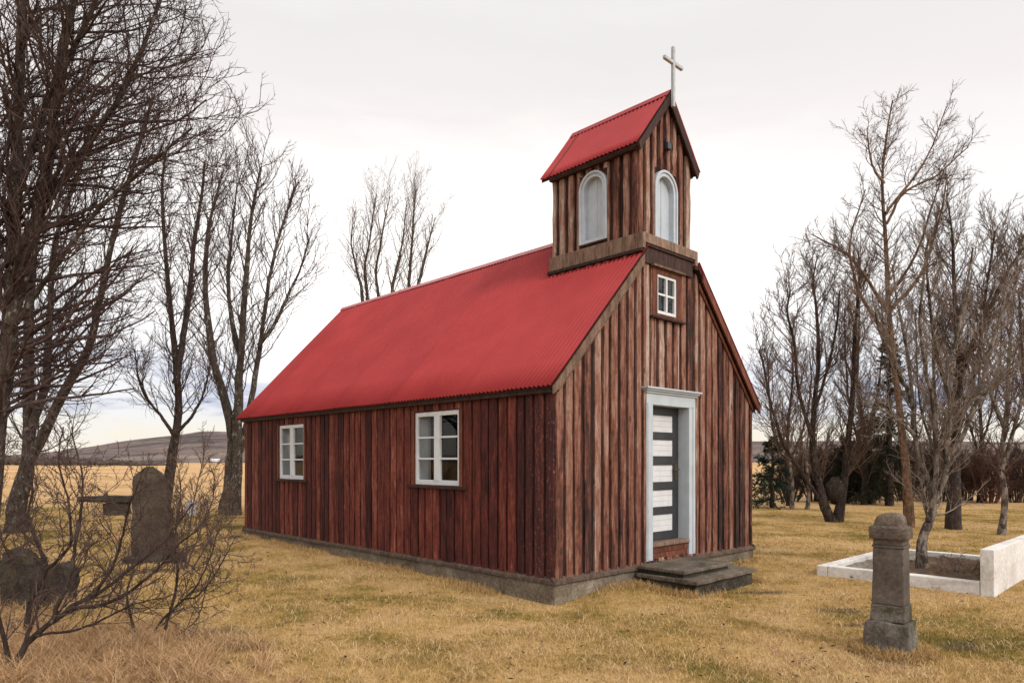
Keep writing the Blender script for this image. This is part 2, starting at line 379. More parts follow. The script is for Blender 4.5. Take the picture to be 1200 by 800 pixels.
def make_glass():
    m = bpy.data.materials.new('window_glass'); m.use_nodes = True
    t = NT(m.node_tree); t.n.clear()
    o = t.add('ShaderNodeOutputMaterial'); mx = t.add('ShaderNodeMixShader'); tr = t.add('ShaderNodeBsdfTransparent'); gl = t.add('ShaderNodeBsdfGlossy')
    tr.inputs[0].default_value = (.82, .84, .84, 1); gl.inputs['Roughness'].default_value = .03
    lw = t.add('ShaderNodeLayerWeight'); lw.inputs[0].default_value = .5
    t.link(t.math('ADD', t.math('MULTIPLY', t.math('POWER', lw.outputs['Facing'], 4.0), .7), .035, clamp=True), mx.inputs[0])
    t.link(tr.outputs[0], mx.inputs[1]); t.link(gl.outputs[0], mx.inputs[2]); t.link(mx.outputs[0], o.inputs[0])
    return m


M['glass'] = make_glass()

# ------------------------------------------------------------------ ground
RN = np.random.default_rng(7)
_oct = [(RN.uniform(-1, 1, 2), RN.uniform(0, 6.28)) for _ in range(24)]


def wav(x, y, freq, n0, n1):
    s = 0
    for d, ph in _oct[n0:n1]:
        k = d / np.linalg.norm(d) * freq * (0.7 + .6 * abs(d[0])); s = s + np.sin(x * k[0] + y * k[1] + ph)
    return s / (n1 - n0)


def sstep(a, b, x):
    t = np.clip((x - a) / (b - a), 0, 1); return t * t * (3 - 2 * t)


def tolocal(x, y):
    dx, dy = x - ORG[0], y - ORG[1]
    return dx * CA + dy * SA, -dx * SA + dy * CA          # v, u


def height(x, y):
    x = np.asarray(x, float); y = np.asarray(y, float)
    v, u = tolocal(x, y)
    h = .035 * wav(x, y, .9, 0, 6) + .018 * wav(x, y, 2.6, 6, 12) + .008 * wav(x, y, 6.5, 12, 18)
    h = h + .07 * sstep(3, 9, u) * np.exp(-(v / 3) ** 2)                       # rises along the side wall
    h = h + .06 * np.exp(-((u + .25) / .35) ** 2 - ((v - 1.0) / .7) ** 2)      # tussocks against the front footing
    h = h - .065 * np.exp(-((u - .1) / 1.3) ** 2 - ((v + .05) / .75) ** 2)         # worn hollow at the corner
    h = h * (1 - .9 * np.exp(-((u + .7) / .8) ** 2 - ((v - 2.4) / 1.0) ** 2)) - .06 * np.exp(-((u + .9) / .8) ** 2 - ((v - 2.4) / 1.0) ** 2)
    far = sstep(25, 120, np.hypot(x, y))
    return h * (1 - far) + far * .25 * wav(x, y, .03, 0, 6)


SPOTS = [(988, 713, .30, .10), (1000, 729, .30, .08), (1130, 756, .30, .09), (888, 690, .45, .07), (240, 740, .7, .14), (285, 752, .5, .10), (200, 668, .45, .12), (1046, 772, .30, .12)]
SP = []
for sxp, syp, a, b_ in SPOTS:
    d = F * EYE / (syp - HY); SP.append(((sxp - 600) / F * d, d, a, b_))


def bare(x, y):
    s = np.zeros_like(np.asarray(x, float))
    wob = .35 * wav(x, y, 7, 0, 6) + .3 * wav(x, y, 17, 6, 12)
    for cx, cy, a, b_ in SP:
        q = np.hypot((x - cx) / a, (y - cy) / (b_ * 1.9)) + wob
        s = np.maximum(s, .8 * (1 - sstep(.35, 1.2, q)))
    return s


def graded(lo, hi, near_lo, near_hi, step, growth=1.13):
    a = list(np.arange(near_lo, near_hi + 1e-6, step)); s = step; p = a[-1]
    while p < hi: s *= growth; p += s; a.append(min(p, hi))
    s = step; p = a[0]; b = []
    while p > lo: s *= growth; p -= s; b.append(max(p, lo))
    return np.array(b[::-1] + a)


gx = graded(-3500, 3500, -9, 9, .09); gy = graded(-300, 5000, 4, 17, .09)
GX, GY = np.meshgrid(gx, gy); GZ = height(GX, GY)
nx, ny = len(gx), len(gy)
idx = np.arange(nx * ny).reshape(ny, nx)
Q = np.stack([idx[:-1, :-1], idx[:-1, 1:], idx[1:, 1:], idx[1:, :-1]], -1).reshape(-1, 4)
gm = np_mesh('ground', np.stack([GX, GY, GZ], -1).reshape(-1, 3), Q, True, {'bare': bare(GX, GY).ravel()})


def lawn_colour(t, pos, rnd=None):
    """straw and olive patches by place, shared by the ground sheet and the blades"""
    n1 = t.noise(t.vmap(pos, (1, 1, 0)), .55, 5, .6, .3); n2 = t.noise(t.vmap(pos, (1, 1, 0), (31, 17, 0)), 1.7, 5, .65); n3 = t.noise(t.vmap(pos, (1, 1, 0), (5, 7, 0)), 9, 4, .65)
    f = t.math('ADD', t.math('MULTIPLY', t.math('SUBTRACT', n1, .5), 2.4), t.math('MULTIPLY', t.math('SUBTRACT', n2, .5), 1.35))
    f = t.math('ADD', f, t.math('MULTIPLY', t.math('SUBTRACT', n3, .5), 1.0))
    if rnd is not None: f = t.math('ADD', f, t.math('MULTIPLY', t.math('SUBTRACT', rnd, .5), .55))
    f = t.math('ADD', f, .50, clamp=True)
    return t.ramp(f, [(0, (.135, .112, .026)), (.18, (.225, .168, .044)), (.38, (.375, .245, .085)), (.6, (.50, .325, .135)), (.85, (.585, .415, .205)), (1, (.46, .27, .14))])


def make_ground_mat():
    m, t, b = new_mat('dry_lawn')
    ob = t.add('ShaderNodeTexCoord').outputs['Object']
    c = lawn_colour(t, ob)
    fine = t.noise(ob, 46, 4, .7)
    c = t.mix(t.mrange(fine, .35, .62, .55, 0), c, (.15, .095, .038))
    sp = t.add('ShaderNodeSeparateXYZ'); t.link(ob, sp.inputs[0])
    edge = t.math('ADD', sp.outputs[1], t.math('MULTIPLY', t.noise(ob, .25, 4, .6), 7.0))
    fld = t.ramp(t.math('ADD', t.math('MULTIPLY', t.noise(t.vmap(ob, (.3, 1, 1)), .05, 5, .62), .6), t.math('MULTIPLY', t.noise(t.vmap(ob, (.5, 1, 1)), .5, 6, .7), .4)), [(.36, (.30, .20, .085)), (.46, (.46, .285, .135)), (.54, (.55, .35, .18)), (.64, (.60, .42, .25))])
    c = t.mix(t.mrange(edge, 25, 33), c, fld)
    at = t.add('ShaderNodeAttribute', attribute_name='bare')
    soil = t.ramp(t.noise(ob, 24, 5, .7), [(.3, (.022, .017, .013)), (.55, (.075, .055, .042)), (.75, (.17, .135, .11))])
    c = t.mix(at.outputs['Fac'], c, soil)
    t.link(c, b.inputs['Base Color']); b.inputs['Roughness'].default_value = 1; b.inputs['Specular IOR Level'].default_value = .05
    bump(t, b, t.math('ADD', fine, t.noise(ob, 8, 3, .6)), .6, .05)
    return m


ground = tag(link('ground', gm, make_ground_mat()), kind='structure')

# distant moorland ridge, one terrain sheet far behind the fields
def hills():
    th = np.linspace(-math.pi * .62, math.pi * .62, 900)            # angle from +Y, clockwise
    rr = np.array([560, 640, 760, 900, 1050, 1250, 1500, 1900])
    prof = np.interp(np.degrees(th), [-112, -60, -47, -37, -33, -28, -24, -20, -12, 0, 12, 19, 27, 36, 48, 70, 112],
                     [6, 10, 5, 6, 13, 27, 36, 38, 36, 30, 26, 27, 25, 22, 26, 22, 10]) * 1.12
    g = np.interp(rr, [560, 640, 760, 900, 1050, 1250, 1500, 1900], [-.03, .10, .32, .62, 1.0, 1.0, .6, -.1])
    rg = np.random.default_rng(3)
    Z = prof[None, :] * g[:, None]
    TH, RR = np.meshgrid(th, rr)
    Xh, Yh = RR * np.sin(TH), RR * np.cos(TH)
    Z = Z + (2.6 * wav(Xh, Yh, .02, 0, 8) + 1.9 * wav(Xh, Yh, .055, 8, 16) + .9 * wav(Xh, Yh, .11, 12, 22)) * np.clip(Z / 12, 0, 1)
    n = len(th); ix = np.arange(len(rr) * n).reshape(len(rr), n)
    Qh = np.stack([ix[:-1, :-1], ix[1:, :-1], ix[1:, 1:], ix[:-1, 1:]], -1).reshape(-1, 4)
    o = link('hills', np_mesh('hills', np.stack([Xh, Yh, Z], -1).reshape(-1, 3), Qh, True), M['hill'])
    tag(o, kind='structure')


hills()

# ------------------------------------------------------------------ church
L_, W_ = 8.785, 4.779                       # length along the side, width of the front
ZT, ZE, PITCH = 0.235, 2.526, 1.063         # wall foot, eave, roof slope (rise over run)
OS, OF, OB = 0.141, 0.11, 0.20              # overhangs: sides, front, back
rng = random.Random(11)

church = empty('church', (ORG[0], ORG[1], 0), YAW)
tag(church, 'small weathered red timber church with corrugated red roof and bell turret', 'church')

fm = lambda a, b, z: (a, -b, z)             # front gable: along = x, out = -y
sm = lambda a, b, z: (-b, a, z)             # side wall facing left: along = y, out = -x


def roof_z(v): return ZE + (min(v, W_ - v) + OS) * PITCH


# footing
fb = MB().box(-.03, W_ + .03, -.03, L_ + .03, -.35, ZT - .055)
fb.build('foundation', M['concrete'], church, bevel=.012, sub=5, rough=.010)

WIN = [(1.72, 2.78, 1.30, 2.355), (6.17, 7.21, 1.30, 2.33)]
DOOR = (1.80, 3.02, .30, 2.60)
GWIN = (2.00, 2.58, 3.66, 4.26)
TOPCUT = 4.60


def planks(mb, m, lo, hi, pitch, frac, b0, b1, z0, ztop, holes, wav_=.004, cup=0.0, jit=.15):
    a = lo; k = 0
    while a < hi - .02:
        p = pitch * rng.uniform(1 - jit, 1 + jit); w = p * frac * rng.uniform(.9, 1.1)
        a0, a1 = a, min(a + w, hi)
        if hi - (a + p) < pitch * .3: a1 = hi if frac > .9 else a1
        cuts = sorted({a0, a1, *[min(max(q, a0), a1) for h in holes for q in h[:2]]})
        for c0, c1 in zip(cuts, cuts[1:]):
            if c1 - c0 < .012: continue
            zs = z0
            for h in sorted((h for h in holes if h[0] <= c0 + 1e-6 and h[1] >= c1 - 1e-6), key=lambda h: h[2]):
                if h[2] > zs + .03: mb.board(m, c0, c1, b0, b1, zs, h[2], h[2], rng, wav_ * (1 if len(cuts) < 3 else .5), cup)
                zs = max(zs, h[3])
            zl, zr = ztop(c0), ztop(c1)
            if max(zl, zr) > zs + .03: mb.board(m, c0, c1, b0, b1, zs, max(zl, zs + .01), max(zr, zs + .01), rng, wav_ * (1 if len(cuts) < 3 else .5), cup)
        a += p; k += 1


def wall_layers(m, lo, hi, ztop, holes, pitch, frac, mats, wv, name='wall'):
    """close-set boards behind, gapped boards nailed over them: one wall"""
    u_ = MB(); planks(u_, m, lo, hi, pitch, 1.0, -.035, 0.0, ZT, ztop, holes, .0005)
    w = u_.build(name, mats[1], church)
    o_ = MB(); planks(o_, m, lo, hi, pitch, frac, .001, .027, ZT, lambda a: ztop(a) - .01, holes, wv, .0025)
    o_.build('cover_boards', mats[0], w)
    return w


wall_layers(sm, 0.0, L_, lambda a: ZE + .02, WIN, .172, .80, (M['side'], M['side_under']), .0035)
wall_layers(fm, 0.0, W_, lambda a: min(roof_z(a) - .10, TOPCUT), [DOOR, GWIN], .172, .64, (M['front'], M['front_under']), .006)
bk = MB(); bmap = lambda a, b, z: (a, L_ + b, z)
planks(bk, bmap, 0, W_, .18, .97, -.03, .02, ZT, lambda a: roof_z(a) - .10, [], .004); bk.build('wall', M['front'], church)
rt = MB(); rmap = lambda a, b, z: (W_ + b, a, z)
planks(rt, rmap, 0, L_, .18, .97, -.03, .02, ZT, lambda a: ZE + .02, [], .004); rt.build('wall', M['side'], church)
# plastered room inside, with openings for the windows
ins = MB()
T = .20
def inner_panel(m, lo, hi, z0, z1, holes):
    cuts = sorted({lo, hi, *[q for h in holes for q in h[:2]]})
    for a0, a1 in zip(cuts, cuts[1:]):
        h = [h for h in holes if h[0] <= a0 + 1e-6 and h[1] >= a1 - 1e-6]
        if h:
            ins.mbox(m, a0, a1, -T - .02, -T, z0, h[0][2]); ins.mbox(m, a0, a1, -T - .02, -T, h[0][3], z1)
        else: ins.mbox(m, a0, a1, -T - .02, -T, z0, z1)
inner_panel(sm, T, L_ - T, .3, 2.5, [(w[0] + .05, w[1] - .05, w[2] + .05, w[3] - .05) for w in WIN])
ins.prism(fm, [(T, .3), (W_ - T, .3), (W_ - T, 2.5), (W_ / 2 + .42, 4.2), (W_ / 2 + .42, 3.5), (W_ / 2 - .42, 3.5), (W_ / 2 - .42, 4.2), (T, 2.5)], -T - .02, -T)
ins.box(W_ - T, W_ - T + .02, T, L_ - T, .3, 2.5).box(T, W_ - T, L_ - T, L_ - T + .02, .3, 2.5).box(T, W_ - T, T, L_ - T, .28, .3)
ins.build('interior_lining', M['inside'], church)

# drip board round the foot of the walls
tb = MB()
for m, lo, hi in ((sm, -.06, L_ + .06), (fm, -.06, W_ + .06), (rmap, -.06, L_ + .06), (bmap, -.06, W_ + .06)):
    prof = [(.0, ZT + .035), (.062, ZT - .012), (.066, ZT - .045), (.028, ZT - .052), (.0, ZT - .052)]
    n = 24; vs = []; fs = []
    for k in range(n + 1):
        a = lo + (hi - lo) * k / n; dz = rng.uniform(-.003, .003); db = rng.uniform(-.004, .003)
        vs += [m(a, b + (db if b > .01 else 0), z + dz) for b, z in prof]
    for k in range(n):
        for i in range(5): j = (i + 1) % 5; fs.append((k * 5 + i, k * 5 + j, k * 5 + 5 + j, k * 5 + 5 + i))
    fs += [(0, 1, 2, 3, 4), tuple(n * 5 + i for i in (4, 3, 2, 1, 0))]
    tb.raw(vs, fs)
tb.build('base_trim', M['basetrim'], church)


def corrugated(mb, y0, y1, low, high, pitch=.076, amp=.0155, seam=.836, cut=None, thick=.004, seg=6):
    """sheet from low=(x,z) eave to high=(x,z) ridge, waves running along y; cut(y) gives the fraction of the slope it reaches"""
    n = int((y1 - y0) / pitch * seg); ys = np.linspace(y0, y1, n + 1)
    lx, lz = low; hx, hz = high; dx, dz = hx - lx, hz - lz; Ls = math.hypot(dx, dz)
    nxn, nzn = (-dz / Ls, dx / Ls) if dx > 0 else (dz / Ls, -dx / Ls)
    rows = 7; vs = []; fs = []
    # slight sag of each sheet and a lap at each seam
    for i, y in enumerate(ys):
        k = int((y - y0) / seam); fr = (y - y0) / seam - k
        w = amp * math.cos(2 * math.pi * (y - y0) / pitch) + (.010 * (1 - fr / .12) if fr < .12 and k % 2 == 0 else 0) + .0012 * math.sin(k * 2.7)
        top = 1.0 if cut is None else cut(y)
        for r in range(rows):
            s = r / (rows - 1) * top
            q = w + .003 * math.sin(y * 1.3 + s * 5) - (.004 * ((k * 7919) % 5 - 2) / 2 if r == 0 else 0)
            vs.append((lx + dx * s + nxn * q, y, lz + dz * s + nzn * q))
    for i in range(n):
        for r in range(rows - 1):
            a = i * rows + r; fs.append((a, a + rows, a + rows + 1, a + 1))
    k0 = len(vs)
    vs2 = [(x - nxn * thick, y, z - nzn * thick) for x, y, z in vs]
    mb.raw(vs + vs2, fs + [tuple(i + k0 for i in f[::-1]) for f in fs]
           + [(i * rows, k0 + i * rows, k0 + (i + 1) * rows, (i + 1) * rows) for i in range(n)]
           + [(r, r + 1, k0 + r + 1, k0 + r) for r in range(rows - 1)] + [(n * rows + r, k0 + n * rows + r, k0 + n * rows + r + 1, n * rows + r + 1) for r in range(rows - 1)])


RIDGE = ZE + (W_ / 2 + OS) * PITCH
TU1 = 1.56                                            # back of the turret
cutf = lambda y: 0.755 if y < TU1 - .03 else 1.0
rf = MB()
corrugated(rf, -OF, L_ + OB, (-OS, ZE), (W_ / 2, RIDGE), cut=cutf)
corrugated(rf, -OF, L_ + OB, (W_ + OS, ZE), (W_ / 2, RIDGE), cut=cutf)
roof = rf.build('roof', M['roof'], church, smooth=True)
cap = MB(); n = 40; vs = []; fs = []
for k in range(n + 1):
    y = TU1 + (L_ + OB + .02 - TU1) * k / n
    for i in range(7):
        t = (i - 3) / 3; vs.append((W_ / 2 + .085 * t, y, RIDGE + .030 - abs(t) * .085 * PITCH * .96 + (.004 if k % 8 == 0 else 0)))
for k in range(n):
    for i in range(6): fs.append((k * 7 + i, k * 7 + 7 + i, k * 7 + 8 + i, k * 7 + i + 1))
cap.raw(vs, fs); cap.raw([(x, y, z - .005) for x, y, z in vs], [f[::-1] for f in fs])
cap.build('ridge_cap', M['ridge'], roof)
# roof boarding and rafters under the sheets (soffits)
sof = MB()
for sgn in (0, 1):
    X = (lambda x: x) if sgn == 0 else (lambda x: W_ - x)
    for y0, y1, top in ((-OF + .02, TU1 - .03, .75), (TU1 - .03, L_ + OB - .02, 1.0)):
        x1 = -OS + (W_ / 2 + OS) * top; z1 = ZE + (RIDGE - ZE) * top
        p = [(-OS + .03, ZE + .03 - .022), (x1, z1 - .022), (x1, z1 - .060), (-OS + .03, ZE + .03 - .060)]
        vs = [(X(a), y0, z) for a, z in p] + [(X(a), y1, z) for a, z in p]
        sof.raw(vs, [(0, 1, 2, 3), (7, 6, 5, 4)] + [(i, (i + 1) % 4, 4 + (i + 1) % 4, 4 + i) for i in range(4)])
    sof.box(*sorted((X(-OS + .045), X(-.035))), -.03, L_ + .05, ZE - .075, ZE + .035)
sof.build('roof_boarding', M['darkwood'], church)
# bargeboards up the front gable
for sgn in (0, 1):
    X = (lambda x: x) if sgn == 0 else (lambda x: W_ - x)
    b_ = MB(); x1 = 1.66; z1 = roof_z(x1)
    p = [(-OS + .015, ZE - .005), (x1, z1 - .022), (x1, z1 - .155), (.0, roof_z(0) - .155), (-OS + .015, ZE - .10)]
    b_.prism(fm, [(X(a), z) for a, z in p], OF - .025, OF + .004)
    b_.build('bargeboard', M['trimwood'] if sgn == 0 else M['redtrim'], church, bevel=.004)
    b2 = MB()
    p = [(.02, roof_z(.02) - .155), (x1, z1 - .155), (x1, z1 - .235), (.02, roof_z(.02) - .235)]
    b2.prism(fm, [(X(a), z) for a, z in p], .03, .055); b2.build('rake_trim', M['redtrim'] if sgn else M['trimwood'], church, bevel=.003)


def glazing(parent, m, a0, a1, z0, z1, b, stile, mid, bars, vbar=0.0, thick=.045, mat=None):
    """painted sash frame with glazing bars and panes"""
    mat = mat or M['white']
    f = MB(); c = (a0 + a1) / 2
    f.ring(m, [(a0, z0), (a1, z0), (a1, z1), (a0, z1)], [(a0 + stile, z0 + stile * 1.15), (a1 - stile, z0 + stile * 1.15), (a1 - stile, z1 - stile), (a0 + stile, z1 - stile)], b - thick, b)
    fo = f.build('frame', mat, parent, bevel=.005)
    g = MB()
    if mid: g.mbox(m, c - mid / 2, c + mid / 2, b - thick + .004, b + .006, z0 + stile, z1 - stile + .004)
    h = (z1 - z0 - stile * 2.15)
    for k in range(1, bars): z = z0 + stile * 1.15 + h * k / bars; g.mbox(m, a0 + stile - .003, a1 - stile + .003, b - thick + .012, b - .006, z - .014, z + .014)
    g.build('glazing_bar', mat, parent, bevel=.003)
    p = MB(); e_ = stile - .006; p.raw([m(a0 + e_, b - thick + .018, z0 + e_), m(a1 - e_, b - thick + .018, z0 + e_), m(a1 - e_, b - thick + .018, z1 - e_), m(a0 + e_, b - thick + .018, z1 - e_)], [(0, 1, 2, 3)])
    p.build('pane', M['glass'], parent)


for k, (a0, a1, z0, z1) in enumerate(WIN):
    w = MB()                                             # white lined reveal through the wall: the window's own mesh
    w.ring(sm, [(a0 + .004, z0 + .004), (a1 - .004, z0 + .004), (a1 - .004, z1 - .004), (a0 + .004, z1 - .004)],
           [(a0 + .05, z0 + .05), (a1 - .05, z0 + .05), (a1 - .05, z1 - .05), (a0 + .05, z1 - .05)], -.235, -.036)
    wo = w.build('window', M['white'], church)
    wo['label'] = 'white six pane window nearer the front corner' if k == 0 else 'white six pane window nearer the back of the church'
    glazing(wo, sm, a0 + .012, a1 - .012, z0 + .004, z1 - .008, .012, .062, .13, 3)
    s = MB().mbox(sm, a0 - .13, a1 + .13, .0, .075, z0 - .045, z0 - .004); s.build('sill', M['darkwood'], wo, bevel=.006)
    for q0, q1 in ((a0 - .05, a0 + .010), (a1 - .010, a1 + .05)):
        MB().mbox(sm, q0, q1, .0275, .040, z0 - .003, z1 + .02).build('casing', M['redtrim'], wo, bevel=.003)
    if k == 1:
        c = MB(); nn = 30; vs = []; fs = []
        for i in range(nn + 1):
            a = a0 + .06 + (a1 - a0 - .60) * i / nn; bb = -.26 + .022 * math.sin(i * 1.25)
            vs += [sm(a, bb, z0 + .05), sm(a, bb, z1 - .05)]
        for i in range(nn): fs.append((2 * i, 2 * i + 2, 2 * i + 3, 2 * i + 1))
        c.raw(vs, fs); c.build('curtain', M['curtain'], wo)

# gable window
gw = MB()
gw.ring(fm, [(GWIN[0] - .06, GWIN[2] - .02), (GWIN[1] + .06, GWIN[2] - .02), (GWIN[1] + .06, GWIN[3] + .05), (GWIN[0] - .06, GWIN[3] + .05)],
        [(GWIN[0] + .05, GWIN[2] + .03), (GWIN[1] - .05, GWIN[2] + .03), (GWIN[1] - .05, GWIN[3] - .02), (GWIN[0] + .05, GWIN[3] - .02)], -.01, .046)
gwo = gw.build('gable_window', M['redtrim'], church, bevel=.004)
glazing(gwo, fm, GWIN[0] + .045, GWIN[1] - .045, GWIN[2] + .025, GWIN[3] - .015, .028, .045, .032, 2)
MB().mbox(fm, GWIN[0] - .12, GWIN[1] + .12, .0, .085, GWIN[2] - .05, GWIN[2] - .018).build('sill', M['darkwood'], gwo, bevel=.004)
MB().mbox(fm, GWIN[0] - .10, GWIN[1] + .10, .0, .095, GWIN[3] + .052, GWIN[3] + .082).build('hood', M['trimwood'], gwo, bevel=.004)

# door
d0, d1, dz0, dz1 = DOOR
df = MB()
for a0, a1 in ((d0, 1.945), (2.855, d1)):
    df.mbox(fm, a0, a1, -.03, .040, dz0 - .02, 2.42)
df.mbox(fm, d0, d1, -.03, .040, 2.42, 2.575)
df.mbox(fm, d0 + .02, d0 + .075, .040, .052, dz0 + .0, 2.44).mbox(fm, d1 - .075, d1 - .02, .040, .052, dz0 + .0, 2.44)
df.mbox(fm, d0 - .025, d1 + .025, -.02, .062, 2.575, 2.605).mbox(fm, d0 - .05, d1 + .05, -.02, .090, 2.605, 2.63).mbox(fm, d0 - .075, d1 + .075, -.02, .115, 2.63, 2.655)
df.mbox(fm, 1.915, 1.944, -.20, -.031, .50, 2.42).mbox(fm, 2.856, 2.885, -.20, -.031, .50, 2.42).mbox(fm, 1.944, 2.856, -.20, -.031, 2.421, 2.45)
dfo = df.build('door_frame', M['doorframe'], church, bevel=.004)
door = MB()
s0, s1, b0, b1 = 1.945, 2.855, -.185, -.145
door.mbox(fm, s0, s0 + .14, b0, b1, .512, 2.418).mbox(fm, s1 - .14, s1, b0, b1, .512, 2.418)
pz = [(.635, .875), (.988, 1.226), (1.345, 1.586), (1.715, 1.948), (2.06, 2.30)]
edges = [.512] + [q for p in pz for q in p] + [2.418]
for i in range(0, len(edges), 2): door.mbox(fm, s0 + .14, s1 - .14, b0, b1, edges[i], edges[i + 1])
doo = door.build('door', M['doorgrey'], church, bevel=.003)
for z0, z1 in pz:
    pp = MB(); hh = (z1 - z0) / 3
    for i in range(3): pp.mbox(fm, s0 + .143, s1 - .143, b0 + .005, b1 - .012, z0 + .001 + i * hh, z0 + (i + 1) * hh - .0012)
    pp.build('panel', M['doorwhite'], doo, bevel=.001)
hd = MB().mbox(fm, s1 - .085, s1 - .045, b1, b1 + .008, 1.37, 1.60).mbox(fm, s1 - .073, s1 - .057, b1 + .008, b1 + .05, 1.515, 1.53).mbox(fm, s1 - .17, s1 - .057, b1 + .042, b1 + .058, 1.512, 1.533)
hd.build('handle', M['metal'], doo, bevel=.003)
MB().mbox(fm, 1.945, 2.855, -.20, .05, .462, .508).build('threshold', M['skirt'], church, bevel=.006)
rs = MB()
for i in range(2): rs.mbox(fm, 1.947, 2.853, -.05, .012 + .006 * i, .284 + i * .088, .284 + (i + 1) * .088 - .005)
rs.build('threshold_riser', M['redtrim'], church, bevel=.003)

# bell turret
TV0, TV1, TU0 = 1.70, 2.93, .035
TC = (TV0 + TV1) / 2
TZE, TRZ, TOS = 5.90, 6.84, .14
TP = (TRZ - TZE) / ((TV1 - TV0) / 2 + TOS)
tf = lambda a, b, z: (a, TU0 - b, z)
ts = lambda a, b, z: (TV0 - b, a, z)
tr_ = lambda a, b, z: (TV1 + b, a, z)
tbk = lambda a, b, z: (a, TU1 + b, z)
tz = lambda a: TZE + (min(a - TV0, TV1 - a) + TOS) * TP
ZT_keep = ZT; ZT = 4.40
tw = MB()
AF = (2.035, 2.595, 4.715, 5.46)             # arch on the front: from, to, foot, spring
AS = (.535, 1.045, 4.77, 5.535)
for m, lo, hi, top, hole in ((tf, TV0, TV1, lambda a: tz(a) - .05, (AF[0], AF[1], AF[2], AF[3] + .28)), (ts, TU0, TU1, lambda a: TZE + .14, (AS[0], AS[1], AS[2], AS[3] + .255)),
                             (tr_, TU0, TU1, lambda a: TZE + .14, None), (tbk, TV0, TV1, lambda a: tz(a) - .05, None)):
    holes = [(hole[0] + .06, hole[1] - .06, hole[2], hole[3] - .06)] if hole else []
    planks(tw, m, lo, hi, .16, 1.0, -.03, .0, ZT, top, holes, .0005)
two = tw.build('bell_turret', M['front_under'], church)
tcv = MB()
for m, lo, hi, top, hole in ((tf, TV0, TV1, lambda a: tz(a) - .06, (AF[0], AF[1], AF[2], AF[3] + .28)), (ts, TU0, TU1, lambda a: TZE + .10, (AS[0], AS[1], AS[2], AS[3] + .255)),
                             (tr_, TU0, TU1, lambda a: TZE + .10, None)):
    holes = [(hole[0] - .005, hole[1] + .005, hole[2] - .2, hole[3] - .02)] if hole else []
    planks(tcv, m, lo - .02, hi + .02, .165, .50, .001, .040, ZT, top, holes, .008, .006, .12)
tcv.build('cover_boards', M['front'], two)
ZT = ZT_keep


def arch_out(a0, a1, z0, zs, inset, n=18):
    r = (a1 - a0) / 2 - inset; c = (a0 + a1) / 2
    return [(a0 + inset, z0 + inset * .6), (a1 - inset, z0 + inset * .6)] + [(c + r * math.cos(math.pi * i / n), zs + r * math.sin(math.pi * i / n)) for i in range(n + 1)]


for m, A in ((tf, AF), (ts, AS)):
    a = MB()
    a.ring(m, arch_out(*A, 0), arch_out(*A, .035), -.05, .055)
    a.ring(m, arch_out(*A, .0355), arch_out(*A, .085), -.05, .038)
    ao = a.build('arched_shutter', M['shutter'], two, bevel=.004)
    p = MB(); c = (A[0] + A[1]) / 2
    o = arch_out(*A, .08)
    p.prism(m, o, -.060, -.045)
    p.mbox(m, c - .012, c + .012, -.045, -.036, A[2] + .06, A[3] + .17)
    p.build('shutter_leaf', M['shutter'], ao, bevel=.003)
# beam skirt round the foot of the turret, over a thin drip board
sk = MB()
sk.mbox(fm, TV0 - .055, TV1 + .055, -.035, .10, 4.585, 4.715)
sk.mbox(sm, -.034, TU1 + .07, -TV0 + .0, -TV0 + .065, 4.43, 4.715) if False else sk.box(TV0 - .065, TV0 - .002, -.099, TU1 + .07, 4.50, 4.713)
sk.box(TV1 + .002, TV1 + .065, -.099, TU1 + .07, 4.50, 4.713)
sk.box(TV0 - .0, TV1 + .0, TU1 + .002, TU1 + .069, 4.50, 4.712)
sk.build('skirt_beam', M['skirt'], two, bevel=.008)
dk = MB()
dk.mbox(fm, TV0 - .02, TV1 + .02, -.02, .085, 4.55, 4.583)
dk.box(TV0 - .085, TV0 - .01, -.085, TU1 + .09, 4.455, 4.498); dk.box(TV1 + .01, TV1 + .085, -.085, TU1 + .09, 4.455, 4.498)
dk.mbox(fm, TV0 + .02, TV1 - .02, .028, .060, 4.33, 4.55)
dk.build('drip_board', M['darkwood'], two, bevel=.004)
trf = MB()
TY0, TY1 = -.085, 1.745
corrugated(trf, TY0, TY1, (TV0 - TOS, TZE), (TC, TRZ), pitch=.070, amp=.010, seam=.9)
corrugated(trf, TY0, TY1, (TV1 + TOS, TZE), (TC, TRZ), pitch=.070, amp=.010, seam=.9)
for sg in (-1, 1):
    trf.raw([(TC, TY0 - .01, TRZ + .024), (TC, TY1 + .01, TRZ + .024), (TC + sg * .075, TY1 + .01, TRZ + .020 - .075 * TP), (TC + sg * .075, TY0 - .01, TRZ + .020 - .075 * TP)], [(0, 1, 2, 3)])
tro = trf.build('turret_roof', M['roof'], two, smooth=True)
tsf = MB()
for sg in (0, 1):
    X = (lambda x: x) if sg == 0 else (lambda x: 2 * TC - x)
    p = [(TV0 - TOS + .02, TZE + .02 * TP - .02), (TC, TRZ - .02), (TC, TRZ - .065), (TV0 - TOS + .02, TZE + .02 * TP - .065)]
    vs = [(X(a), TY0 + .03, z) for a, z in p] + [(X(a), TY1 - .02, z) for a, z in p]
    tsf.raw(vs, [(0, 1, 2, 3), (7, 6, 5, 4)] + [(i, (i + 1) % 4, 4 + (i + 1) % 4, 4 + i) for i in range(4)])
    p = [(TV0 - TOS + .005, TZE - .012), (TC, TRZ - .012), (TC, TRZ - .17), (TV0 - TOS + .045, TZE - .10)]
    tsf.prism(fm, [(X(a), z) for a, z in p], -TY0 - .03, -TY0 - .002 * sg)
    tsf.box(*sorted((X(TV0 - TOS + .03), X(TV0 - .038))), TU0 - .02, TU1 + .02, TZE - .06, TZE + .03)
tsf.build('turret_boarding', M['darkwood'], two)
